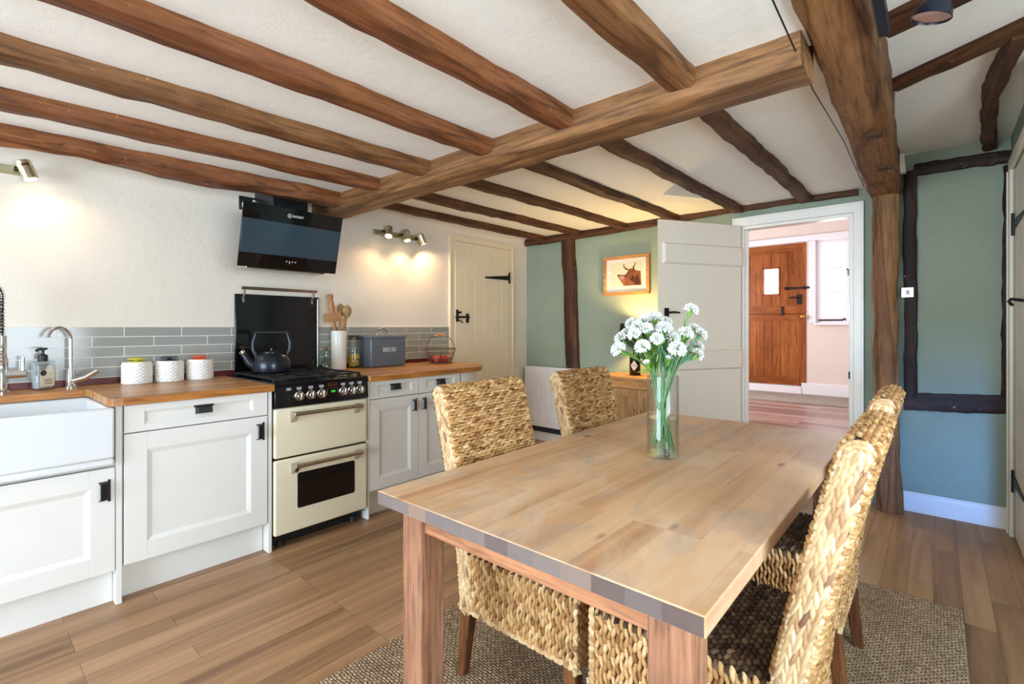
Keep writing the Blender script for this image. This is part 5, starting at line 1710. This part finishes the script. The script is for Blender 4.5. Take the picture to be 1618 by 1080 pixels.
d = bpy.data.lights.new('bottle_lamp_light', 'POINT')
d.energy, d.shadow_soft_size, d.color = 34, 0.035, (1.0, 0.66, 0.26)
o = bpy.data.objects.new('bottle_lamp_light', d)
COL.objects.link(o)
o.parent = t
o.location = (0, 0, 1.185 - 0.803)

# framed cow print
t = thing('framed_picture', (-2.23, YF - 0.02, 1.72), 'oak-framed print of a shaggy horned brown cow on the sage wall', 'picture')
q0, q1, z0, z1, y = -2.465, -1.985, 1.535, 1.91, YF - 0.032
b = MB()
for x0, x1, a, c in ((q0, q1, z0, z0 + 0.032), (q0, q1, z1 - 0.032, z1), (q0, q0 + 0.032, z0 + 0.032, z1 - 0.032), (q1 - 0.032, q1, z0 + 0.032, z1 - 0.032)):
    b.box(x0, x1, y, YF - 0.001, a, c)
b.build('frame', M['frame_oak'], t, bevel=0.003)
mt_ = MB().box(q0 + 0.03, q1 - 0.03, y + 0.014, y + 0.02, z0 + 0.03, z1 - 0.03).build('mount', M['paper'], t)
MB().box(q0 + 0.085, q1 - 0.075, y + 0.012, y + 0.0142, z0 + 0.082, z1 - 0.075).build('print', M['print'], mt_)


def art(name, mat, pts, d):
    """flat painted shape on the print; points in print units 0..1 across, 0..1 up"""
    w_, h_ = (q1 - 0.075) - (q0 + 0.085), (z1 - 0.075) - (z0 + 0.082)
    MB().prism([(q0 + 0.085 + u * w_, z0 + 0.082 + v * h_) for u, v in pts], y + 0.0122 - d, y + 0.0122, 'y').build(name, mat, mt_, smooth=False)


art('cow_body', M['cow'], [(0.42, 0.02), (0.98, 0.02), (0.95, 0.62), (0.80, 0.66), (0.74, 0.74), (0.62, 0.76), (0.55, 0.66), (0.50, 0.52), (0.42, 0.50), (0.30, 0.52), (0.22, 0.44), (0.26, 0.34), (0.32, 0.22)], 0.0006)
art('cow_muzzle', M['muzzle'], [(0.27, 0.36), (0.34, 0.30), (0.42, 0.32), (0.44, 0.42), (0.38, 0.47), (0.28, 0.46)], 0.0012)
art('cow_ear', M['cow_dark'], [(0.18, 0.50), (0.27, 0.42), (0.29, 0.50), (0.22, 0.54)], 0.0009)
art('cow_fringe', M['cow_dark'], [(0.60, 0.40), (0.66, 0.34), (0.72, 0.48), (0.78, 0.30), (0.84, 0.5), (0.95, 0.2), (0.96, 0.02), (0.80, 0.03), (0.70, 0.2), (0.64, 0.22)], 0.0009)
art('cow_fringe', M['cow_dark'], [(0.44, 0.42), (0.50, 0.36), (0.53, 0.50), (0.57, 0.62), (0.53, 0.60), (0.48, 0.50)], 0.0009)
art('horn', M['cow_dark'], [(0.56, 0.68), (0.46, 0.74), (0.40, 0.86), (0.41, 0.98), (0.43, 0.98), (0.43, 0.87), (0.49, 0.78), (0.58, 0.73)], 0.0009)
art('horn', M['cow_dark'], [(0.72, 0.70), (0.70, 0.80), (0.75, 0.90), (0.80, 0.99), (0.82, 0.98), (0.77, 0.88), (0.745, 0.80), (0.77, 0.70)], 0.0009)
MB().box(q0 + 0.031, q1 - 0.031, y + 0.007, y + 0.0085, z0 + 0.031, z1 - 0.031).build('glazing', M['pane'], t)

# thermostat box and sensor by the post
t = thing('thermostat', (-0.14, YF - 0.04, 1.42), 'square metal thermostat box on the tarred stud beside the corner post', 'thermostat')
MB().box(-0.18, -0.112, YF - 0.062, YF - 0.042, 1.425, 1.495).build('face', M['steel'], t, bevel=0.004)
MB().box(-0.155, -0.135, YF - 0.064, YF - 0.061, 1.445, 1.475).build('display', M['black_enamel'], t)
t = thing('alarm_sensor', (-0.155, 4.05, 2.24), 'small white wedge-shaped alarm sensor beside the massive beam end', 'sensor')
MB().hexa([(-0.19, 4.03, 2.23), (-0.15, 4.03, 2.23), (-0.15, 4.09, 2.23), (-0.19, 4.09, 2.23), (-0.185, 4.05, 2.36), (-0.16, 4.05, 2.36), (-0.16, 4.09, 2.36), (-0.185, 4.09, 2.36)]).build('casing', M['plastic'], t, bevel=0.006, seg=3)
MB().box(-0.183, -0.157, 4.024, 4.034, 2.25, 2.28).build('lens', M['paper'], t, bevel=0.003)

# spotlight track under the massive beam
t = thing('spotlight_track', (-0.11, 1.2, 2.09), 'blue-black lighting track fixed along the right edge of the massive beam', 'lighting track')
MB().box(-0.130, -0.103, -0.6, 1.80, 2.085, 2.12).build('rail', M['black_track'], t, bevel=0.002)
MB().box(-0.103, -0.03, 1.555, 1.66, 2.13, 2.165).build('connector', M['black_track'], t, bevel=0.004)
t = thing('track_spotlight', (-0.11, 1.70, 2.05), 'bell-shaped black spotlight with silver reflector hanging by the track', 'spotlight')
ax = Vector((-0.30, 0.05, -0.95)).normalized()
c = Vector((0.004, 1.72, 2.108))
qm = Vector((0, 0, 1)).rotation_difference(ax).to_matrix()
qm = qm.to_4x4()
qm = qm @ Matrix.Scale(0.74, 4)
sh = MB().lathe([(0.03, -0.03), (0.034, 0.0), (0.042, 0.02), (0.056, 0.045), (0.062, 0.07), (0.059, 0.071), (0.052, 0.045), (0.038, 0.02), (0.0, 0.012)], c, 32, qm)
so = sh.build('bell', M['black_track'], t)
MB().lathe([(0.0575, 0.066), (0.050, 0.044), (0.036, 0.020), (0.0, 0.014), (0.0, 0.017), (0.034, 0.023), (0.047, 0.046), (0.0545, 0.066)], c, 32, qm).build('reflector', M['silver_reflector'], so)
MB().lathe([(0, 0.018), (0.03, 0.026), (0.03, 0.03), (0, 0.034)], c, 20, qm).build('bulb', M['bulb_dim'], so)
MB().tube([c - ax * 0.012, c - ax * 0.07, c - ax * 0.07 + Vector((0, 0, ZR - 0.005 - c.z - 0.07))], [0.018, 0.017, 0.012], 16).build('stem', M['black_track'], t)

# ------------------------------------------------------------ rug and table
tag(MB().box(-1.60, 0.085, 0.1, 2.86, 0.0, 0.012).build('jute_rug', M['rug']), 'brown woven jute rug under the dining table', 'rug')
RZ = 0.0125
TZ = 0.76
T0, T1, U0, U1 = -1.215, -0.283, 0.805, 2.577
t = thing('dining_table', ((T0 + T1) / 2, (U0 + U1) / 2, RZ), 'long worn pine dining table with square legs', 'table')
MB().box(T0, T1, U0, U1, TZ - 0.038, TZ).build('tabletop', M['tabletop'], t, smooth=True, bevel=0.003)
b = MB()
nb_ = 13
for k in range(nb_):
    a, c = lerp(T0 + 0.003, T1 - 0.003, k / nb_), lerp(T0 + 0.003, T1 - 0.003, (k + 1) / nb_)
    b.tone = R.random()
    b.box(a, c, U0 - 0.0012, U0 + 0.001, TZ - 0.0355, TZ - 0.0025)
ee = b.build('end_grain_edge', M['table_edge'], t, smooth=False, tone=True)
for x0, x1 in ((-1.151, -1.068), (-0.405, -0.322)):
    for y0, y1 in ((0.845, 0.928), (U1 - 0.123, U1 - 0.04)):
        MB().box(x0, x1, y0, y1, RZ, TZ - 0.038).build('leg', M['table_leg'], t, bevel=0.004)
MB().box(-1.068, -0.405, 0.858, 0.882, 0.660, TZ - 0.038).build('apron', M['table_apron'], t, bevel=0.002)
MB().box(-1.068, -0.405, U1 - 0.077, U1 - 0.053, 0.660, TZ - 0.038).build('apron', M['table_apron'], t, bevel=0.002)
for x in (-1.135, -0.362):
    MB().box(x, x + 0.024, 0.928, U1 - 0.123, 0.660, TZ - 0.038).build('apron', timber('pine_side_rail', (170, 108, 74), (200, 142, 104), (218, 168, 130), 0.5, 1.2, 0.2, 'y') if 'pine_side_rail' not in bpy.data.materials else bpy.data.materials['pine_side_rail'], t, bevel=0.002)

# ------------------------------------------------------------ woven chairs
def stitch(b, p, u, n, L, W, H, tone):
    """one strand of the weave: a humped lozenge with its ends tucked in"""
    v = n.cross(u)
    b.tone = tone
    vs_ = []
    for s, wf_, hf in ((-1, 0.35, -0.25), (-0.55, 0.9, 0.72), (0, 1, 1), (0.55, 0.9, 0.72), (1, 0.35, -0.25)):
        c = p + u * (s * L / 2)
        for a, q in ((-0.5, -0.35), (-0.36, 0.62), (0, 1.0), (0.36, 0.62), (0.5, -0.35)):
            vs_.append(c + v * (a * W * wf_) + n * (H * hf * q if q > 0 and hf > 0 else (H * q if hf > 0 else H * hf)))
    fs_ = [(i * 5 + j, i * 5 + j + 1, (i + 1) * 5 + j + 1, (i + 1) * 5 + j) for i in range(4) for j in range(4)]
    b.add(vs_, fs_)


def make_chair():
    r = random.Random(21)
    t = thing('woven_chair', (0, 0, 0), '', 'chair', 'woven dining chairs')
    t['_o'] = (0, 0, 0)
    HW, TH, ZT, ZB_, ZS = 0.225, 0.062, 1.0, 0.245, 0.455

    def xo(z):
        return -0.25 - 0.135 * (max(0, z - 0.42) / 0.58) ** 1.15 + (0.018 * (0.42 - z) / 0.175 if z < 0.42 else 0)
    # outline of the backrest seen from the side: front face up, over the top, back face down
    front = [Vector((xo(z) + TH, 0, z)) for z in [ZB_ + (ZT - 0.03 - ZB_) * i / 30 for i in range(31)]]
    back = [Vector((xo(z), 0, z)) for z in [ZT - 0.03 - (ZT - 0.03 - ZB_) * i / 30 for i in range(31)]]
    ctr = (front[-1] + back[0]) / 2
    top = [ctr + (front[-1] - ctr) * math.cos(a) + Vector((-0.10, 0, 1)).normalized() * (TH / 2 * 1.05) * math.sin(a) for a in [PI * i / 10 for i in range(1, 10)]]
    path = front + top + back
    ds = [0.0]
    for i in range(1, len(path)):
        ds.append(ds[-1] + (path[i] - path[i - 1]).length)

    def at(s):
        for i in range(1, len(path)):
            if s <= ds[i] or i == len(path) - 1:
                f_ = (s - ds[i - 1]) / max(1e-6, ds[i] - ds[i - 1])
                return path[i - 1].lerp(path[i], f_), (path[i] - path[i - 1]).normalized()
    core = MB()
    core.prism([(p.x, p.z) for p in path], -HW + 0.006, HW - 0.006, 'y')
    bo = core.build('backrest', M['core'], t, smooth=True)
    s_top = ds[30] + (ds[40] - ds[30]) / 2
    rc = 0.045

    def hw(s):
        d = abs(s - s_top)
        return HW - (rc - math.sqrt(max(0, rc * rc - (rc - d) ** 2)) if d < rc else 0)
    b = MB()
    s, row = ds[0] + 0.24, 0       # the lowest front part is inside the seat
    while s < ds[-1] - 0.008:
        p, d = at(s)
        nrm = Vector((0, 1, 0)).cross(d)
        nrm = -nrm if nrm.dot(p - Vector((xo(p.z) + TH / 2, 0, min(p.z, ZT - 0.03)))) < 0 else nrm
        w_ = hw(s) - 0.004
        k = max(3, round(2 * w_ / 0.0270))
        sl = 0.24 if row % 2 else -0.10
        for i in range(k + 1):
            y = -w_ + 2 * w_ * (i + (0.5 if row % 2 else 0.0)) / k
            if y > w_ + 0.002:
                continue
            u = (Vector((0, 1, 0)) + d * (sl + r.uniform(-0.12, 0.12))).normalized()
            L = 0.0385 * r.uniform(0.88, 1.12)
            y = max(-w_ + 0.012, min(w_ - 0.012, y))
            stitch(b, p + Vector((0, y + r.uniform(-.002, .002), 0)) + d * r.uniform(-.0015, .0015), u, nrm, L, 0.0128 * r.uniform(0.82, 1.15), 0.0085 * r.uniform(0.75, 1.25), min(1, max(0, r.gauss(0.55, 0.17))))
        s += 0.0112
        row += 1
    b.build('woven_face', M['weave'], bo, smooth=True, tone=True, ang=80)
    # plaited side strips, each with a rope running round its edge
    for sy in (-1, 1):
        b = MB()
        nrm = Vector((0, sy, 0))
        y = sy * (HW - 0.004)
        for col in range(5):
            off = (col - 2) * 0.0098
            z = ZB_ + 0.01 + (col * 0.37 % 1) * 0.03
            while z < ZT - 0.020 - abs(col - 2) * 0.009:
                zz = min(z, ZT - 0.05)
                d = Vector((xo(zz + 0.01) - xo(zz), 0, 0.01)).normalized()
                u = (d + Vector((1, 0, 0)) * ((0.20 if col % 2 else -0.20) + r.uniform(-.07, .07))).normalized()
                stitch(b, Vector((xo(z) + TH / 2 + off, y, z)), u, nrm, 0.060 * r.uniform(0.85, 1.2), 0.0128 * r.uniform(.85, 1.2), 0.0095 * r.uniform(0.75, 1.25), min(1, max(0, r.gauss(0.55, 0.22))))
                z += 0.029
        s = ds[0] + 0.015
        while s < ds[-1] - 0.01:
            p, d = at(s)
            inn = (Vector((xo(min(p.z, ZT - 0.035)) + TH / 2, 0, min(p.z, ZT - 0.035))) - p).normalized()
            n2 = (nrm - inn * 0.55).normalized()
            u = (d + nrm * 0.28).normalized()
            stitch(b, Vector((p.x, sy * (HW - 0.007), p.z)) + inn * 0.005, u, n2, 0.028 * r.uniform(.9, 1.1), 0.0125, 0.009, min(1, max(0, r.gauss(0.62, 0.22))))
            s += 0.0145
        # the plait turns over in loops at the head of the strip
        for inset, st_ in ((0.0125, 0.0135), (0.022, 0.012)):
            s = s_top - 0.085
            while s < s_top + 0.085:
                p, d = at(s)
                base = Vector((xo(min(p.z, ZT - 0.04)) + TH / 2, 0, min(p.z, ZT - 0.04)))
                inn = (base - p).normalized()
                q = p + inn * inset
                stitch(b, Vector((q.x, sy * (HW - 0.004), q.z)), (d + inn * r.uniform(-.15, .15)).normalized(), nrm, 0.034, 0.0125, 0.009, min(1, max(0, r.gauss(0.55, 0.22))))
                s += st_
        b.build('side_braid', M['braid'], bo, smooth=True, tone=True, ang=80)
    # seat block
    x0, x1 = -0.20, 0.246
    so_ = MB().box(x0, x1, -HW + 0.006, HW - 0.006, ZB_ + 0.004, ZS - 0.006).build('seat', M['core'], t, bevel=0.012, seg=3)
    b = MB()

    def wall(org, du, n, length):
        k = round(length / 0.0128)
        for i in range(k + 1):
            q = 0.006 + (length - 0.012) * i / k
            z, j = ZB_ + 0.016 + (0.013 if i % 2 else 0), 0
            while z < ZS - 0.006:
                u = (Vector((0, 0, 1)) + du * ((0.26 if (i + j) % 2 else -0.26) + r.uniform(-.08, .08))).normalized()
                stitch(b, org + du * q + Vector((0, 0, z)) + n * 0.0, u, n, 0.038 * r.uniform(.88, 1.12), 0.0128 * r.uniform(.82, 1.18), 0.0085 * r.uniform(.75, 1.25), min(1, max(0, r.gauss(0.56, 0.17))))
                z += 0.026
                j += 1
    for sy in (-1, 1):
        wall(Vector((x0 + 0.0, sy * (HW - 0.005), 0)), Vector((1, 0, 0)), Vector((0, sy, 0)), x1 - x0)
    wall(Vector((x1, -HW + 0.004, 0)), Vector((0, 1, 0)), Vector((1, 0, 0)), 2 * HW - 0.008)
    b.build('woven_side', M['weave'], so_, smooth=True, tone=True, ang=80)
    b = MB()
    # braid along the lower edge and up the front corners
    def rope(p0, p1, n, step=0.017, L=0.034):
        p0, p1 = Vector(p0), Vector(p1)
        d = (p1 - p0).normalized()
        ln = (p1 - p0).length
        k = int(ln / step)
        v = n.cross(d)
        for i in range(k + 1):
            u = (d + v * (0.4 if i % 2 else -0.4)).normalized()
            stitch(b, p0 + d * (ln * i / max(1, k)), u, n, L, 0.015, 0.011, min(1, max(0, r.gauss(0.55, 0.2))))
    zl = ZB_ + 0.006
    for sy in (-1, 1):
        rope((-0.23, sy * (HW - 0.003), zl), (x1, sy * (HW - 0.003), zl), Vector((0, sy, -0.25)).normalized())
        rope((x1 - 0.002, sy * (HW - 0.004), ZB_), (x1 - 0.002, sy * (HW - 0.004), ZS - 0.005), Vector((0.7, sy * 0.7, 0)))
    rope((x1, -HW, zl), (x1, HW, zl), Vector((1, 0, -0.25)).normalized())
    rope((-0.235, -HW, zl), (-0.235, HW, zl), Vector((-1, 0, -0.25)).normalized())
    b.build('edge_braid', M['braid'], so_, smooth=True, tone=True, ang=80)
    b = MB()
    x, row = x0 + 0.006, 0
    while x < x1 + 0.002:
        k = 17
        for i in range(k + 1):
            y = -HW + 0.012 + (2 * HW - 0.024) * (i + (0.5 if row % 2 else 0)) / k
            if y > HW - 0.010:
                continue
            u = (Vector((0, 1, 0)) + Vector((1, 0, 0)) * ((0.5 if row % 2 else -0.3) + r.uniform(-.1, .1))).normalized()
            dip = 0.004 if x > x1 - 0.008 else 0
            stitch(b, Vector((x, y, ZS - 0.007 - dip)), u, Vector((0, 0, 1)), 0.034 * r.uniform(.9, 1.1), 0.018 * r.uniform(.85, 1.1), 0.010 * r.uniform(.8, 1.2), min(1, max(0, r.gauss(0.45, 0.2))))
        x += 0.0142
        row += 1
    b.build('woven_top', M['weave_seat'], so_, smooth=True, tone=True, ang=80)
    for sx_, sy in ((-1, -1), (-1, 1), (1, -1), (1, 1)):
        xa = -0.215 if sx_ < 0 else 0.215
        xb = -0.245 if sx_ < 0 else 0.222
        y = sy * 0.195
        yb = sy * 0.198
        h1, h0 = 0.023, 0.0165
        MB().hexa([(xb - h0, yb - h0, 0), (xb + h0, yb - h0, 0), (xb + h0, yb + h0, 0), (xb - h0, yb + h0, 0), (xa - h1, y - h1, 0.252), (xa + h1, y - h1, 0.252), (xa + h1, y + h1, 0.252), (xa - h1, y + h1, 0.252)]).build('leg', M['cane'], t, bevel=0.007, seg=3)
    return t


chair = make_chair()
spots = [(-1.012, 1.378, 0, 'woven chair on the cooker side of the table, nearest the cream cooker and camera'),
         (-1.012, 2.095, 0, 'woven chair on the cooker side of the table, in front of the radiator'),
         (-0.462, 1.362, PI, 'woven chair right of the table, closest to the camera, plaited side in full view'),
         (-0.470, 2.075, PI, 'woven chair on the right of the table, farther one, near the corner post')]
for i, (x, y, a, lab) in enumerate(spots):
    o = chair if i == 0 else copy_tree(chair)
    o.location = (x, y, RZ)
    o.rotation_euler = (0, 0, a)
    o['label'] = lab

# ------------------------------------------------------------ vase of carnations
VX, VY, VR = -0.752, 1.70, 0.056
t = thing('glass_vase', (VX, VY, TZ + 0.001), 'tall clear cylinder glass vase half filled with water on the table', 'vase')
MB().lathe([(0, 0), (VR - 0.003, 0), (VR, 0.003), (VR, 0.292), (VR - 0.0015, 0.294), (VR - 0.0035, 0.292), (VR - 0.0035, 0.016), (0, 0.015)], (VX, VY, TZ + 0.001), 48).build('glass', M['glass'], t)
MB().lathe([(0, 0), (VR - 0.0042, 0), (VR - 0.0042, 0.125), (0, 0.125)], (VX, VY, TZ + 0.0168), 40).build('water', M['water'], t)


def ray_pt(px, py, dep):
    """a place in the bouquet from its bearing and height as read from the photograph"""
    th = math.atan(671 / 770)
    a = (px - 809) / 770
    return Vector((dep * (-math.sin(th) + math.cos(th) * a), dep * (math.cos(th) + math.sin(th) * a), 1.232 + dep * (516 - py) / 770))


def carnation_head(seed, size, closed=0.0):
    r = random.Random(seed)
    b = MB()
    for layer, (k, rad, tilt) in enumerate(((9, 1.0, -0.05), (9, 1.0, 0.25), (8, 0.98, 0.55), (8, 0.92, 0.85), (7, 0.86, 1.12), (5, 0.8, 1.38))):
        for i in range(k):
            az = 2 * PI * (i + r.uniform(-.3, .3)) / k + layer * 0.4
            tl_ = tilt + closed + r.uniform(-0.12, 0.12)
            wd = 2 * PI / k * 0.78
            vs_, fs_ = [], []
            nj, ni = 5, 8
            ph = r.uniform(0, 6)
            for j in range(nj):
                q = j / (nj - 1)
                for m in range(ni):
                    s = -1 + 2 * m / (ni - 1)
                    rr_ = size * rad * (0.08 + 0.92 * q) * (1 - 0.12 * s * s * q)
                    saw = size * 0.07 * q * q * (1 if m % 2 else -0.35)
                    ruf = size * 0.15 * q * math.sin(s * 5 + ph)
                    ang_ = az + s * wd * (0.35 + 0.65 * q) * 0.6
                    rad_xy = (rr_ + saw) * math.cos(tl_) - ruf * math.sin(tl_) * 0.5
                    zz = (rr_ + saw) * math.sin(tl_) + ruf * math.cos(tl_) - size * 0.12 * q * q * math.cos(tl_)
                    vs_.append((rad_xy * math.cos(ang_), rad_xy * math.sin(ang_), zz))
            for j in range(nj - 1):
                for m in range(ni - 1):
                    fs_.append((j * ni + m, j * ni + m + 1, (j + 1) * ni + m + 1, (j + 1) * ni + m))
            b.add(vs_, fs_)
    return b


heads = []
for sd in (1, 2, 3):
    o = carnation_head(sd, 0.027).build('petals', M['petal'], origin=(0, 0, 0), ang=80)
    heads.append(o.data)
    bpy.data.objects.remove(o)
o = carnation_head(7, 0.017, 0.75).build('petals', M['petal'], origin=(0, 0, 0), ang=80)
bud_mesh = o.data
bpy.data.objects.remove(o)
CG = 'white carnations in the glass vase'
plain_label = 'white carnation among the crowded blooms in the glass vase'
flowers = [(977, 551, -.04, 1.1, 'white carnation lowest at the far left of the bouquet'), (981, 534, .0, 1.0, None), (989, 527, .04, .95, None), (998, 511, .05, 1.0, None), (1006, 517, -.03, 1.05, None),
           (1016, 507, .03, 1.0, None), (1020, 519, -.06, 1.0, None), (1002, 527, -.07, 0.95, None), (1034, 503, .02, 1.2, None), (1049, 518, -.05, 1.15, None), (1051, 509, .07, 1.0, None),
           (1056, 525, -.02, 1.0, None), (1015, 547, -.10, 1.05, None), (1038, 535, -.10, .95, None), (1064, 533, -.04, 1.0, None), (1070, 551, -.11, 1.2, 'large white carnation low at the front right of the bouquet'),
           (1092, 489, .0, 1.05, 'single white carnation standing tallest above the bouquet'), (1084, 526, -.05, 1.05, None), (1096, 521, .03, 1.1, None), (1107, 528, .0, 1.0, 'white carnation farthest to the right of the bouquet'),
           (1102, 548, .05, 1.0, None), (1101, 559, .02, 1.0, 'white carnation lowest on the right side of the bouquet, seen from behind'), (1025, 512, .08, 1.0, None), (1042, 514, .10, 1.0, None), (1030, 524, -.02, .9, None),
           (1057, 567, -.09, 0, 'half-open white carnation bud at the front centre of the bouquet'), (1022, 574, -.08, 0, 'half-open white carnation bud low at the front left of the bouquet'), (1076, 540, .05, .9, None)]
rf = random.Random(5)
vc = Vector((VX, VY, 0))
for k, (px, py, dd, sc_, lab) in enumerate(flowers):
    H = ray_pt(px, py, 1.775 + dd)
    rad = Vector((H.x - VX, H.y - VY, 0))
    az = rad.normalized() if rad.length > 0.01 else Vector((1, 0, 0))
    bud = sc_ == 0
    t = thing('carnation', tuple(H), lab or plain_label, 'flower', CG)
    out = (rad * 2.6 + Vector((0, 0, 0.42 - 0.9 * max(0, 1.10 - H.z)))).normalized()
    if k == 16:
        out = Vector((0.35, 0.1, 0.9)).normalized()
    q = out.to_track_quat('Z', 'Y')
    ph = bpy.data.objects.new('petals', bud_mesh if bud else heads[k % 3])
    COL.objects.link(ph)
    ph.parent = t
    ph.rotation_mode = 'QUATERNION'
    from mathutils import Quaternion
    ph.rotation_quaternion = q @ Quaternion((0, 0, 1), rf.uniform(0, 6.28))
    s_ = 0.95 if bud else sc_
    ph.scale = (s_, s_, s_)
    L = 0.026 if not bud else 0.024
    cb = MB().tube([H + out * 0.003, H - out * 0.006, H - out * L, H - out * (L + 0.006)], [0.0085, 0.0075, 0.0058, 0.002], 10)
    cb.build('calyx', M['calyx'], t)
    neck_r = min(0.042, 0.012 + rad.length * 0.28)
    Nk = Vector((VX, VY, TZ + 0.29)) + az * neck_r + Vector((rf.uniform(-.008, .008), rf.uniform(-.008, .008), 0))
    a2 = math.atan2(az.y, az.x) + PI + rf.uniform(-0.9, 0.9)
    fr_ = 0.042 * math.sqrt(rf.uniform(0.1, 1))
    Ft = Vector((VX + fr_ * math.cos(a2), VY + fr_ * math.sin(a2), TZ + 0.020 + rf.uniform(0, 0.03)))
    A = H - out * (L + 0.003)
    pts = []
    m1 = Nk + (Nk - Ft) * 0.30
    for i in range(13):
        u = i / 12
        p0, p1, p2 = A, m1.lerp(A - out * 0.05, 0.35), Nk
        pts.append(p0 * (1 - u) ** 2 + p1 * 2 * u * (1 - u) + p2 * u * u)
    for i in range(1, 9):
        pts.append(Nk.lerp(Ft, i / 8))
    MB().tube(pts, [0.0019 + 0.0009 * i / len(pts) for i in range(len(pts))], 7).build('stem', M['stem'], t)
    lb = MB()
    for m in range(15):
        i0 = rf.choice((2, 4, 5, 6, 7, 8, 9, 10, 11))
        p = pts[i0]
        tg = (pts[i0 - 1] - pts[i0 + 1]).normalized()
        sd = Vector((rf.uniform(-1, 1), rf.uniform(-1, 1), rf.uniform(-.2, .3))).normalized()
        wv = tg.cross(sd).normalized()
        ln = rf.uniform(0.05, 0.095)
        vs_, fs_ = [], []
        for i in range(6):
            u = i / 5
            c = p + tg * ln * u * (1 - 0.15 * u) + sd * ln * (0.06 + 0.24 * u) * u
            w_ = 0.0030 * math.sin(PI * min(1, 0.18 + 0.82 * u)) + 0.0002
            vs_ += [c - wv * w_, c + wv * w_]
            if i:
                n0 = 2 * (i - 1)
                fs_.append((n0, n0 + 1, n0 + 3, n0 + 2))
        lb.add(vs_, fs_)
    if k % 3 == 0:       # side bud on its own short stalk
        p = pts[5]
        sd = Vector((rf.uniform(-1, 1), rf.uniform(-1, 1), 0.9)).normalized()
        lb.tube([p, p + sd * 0.02, p + sd * 0.035, p + sd * 0.05, p + sd * 0.055], [0.0015, 0.0018, 0.005, 0.0045, 0.001], 8)
    lb.build('leaf', M['leaf'] if k % 2 else M['calyx'], t)
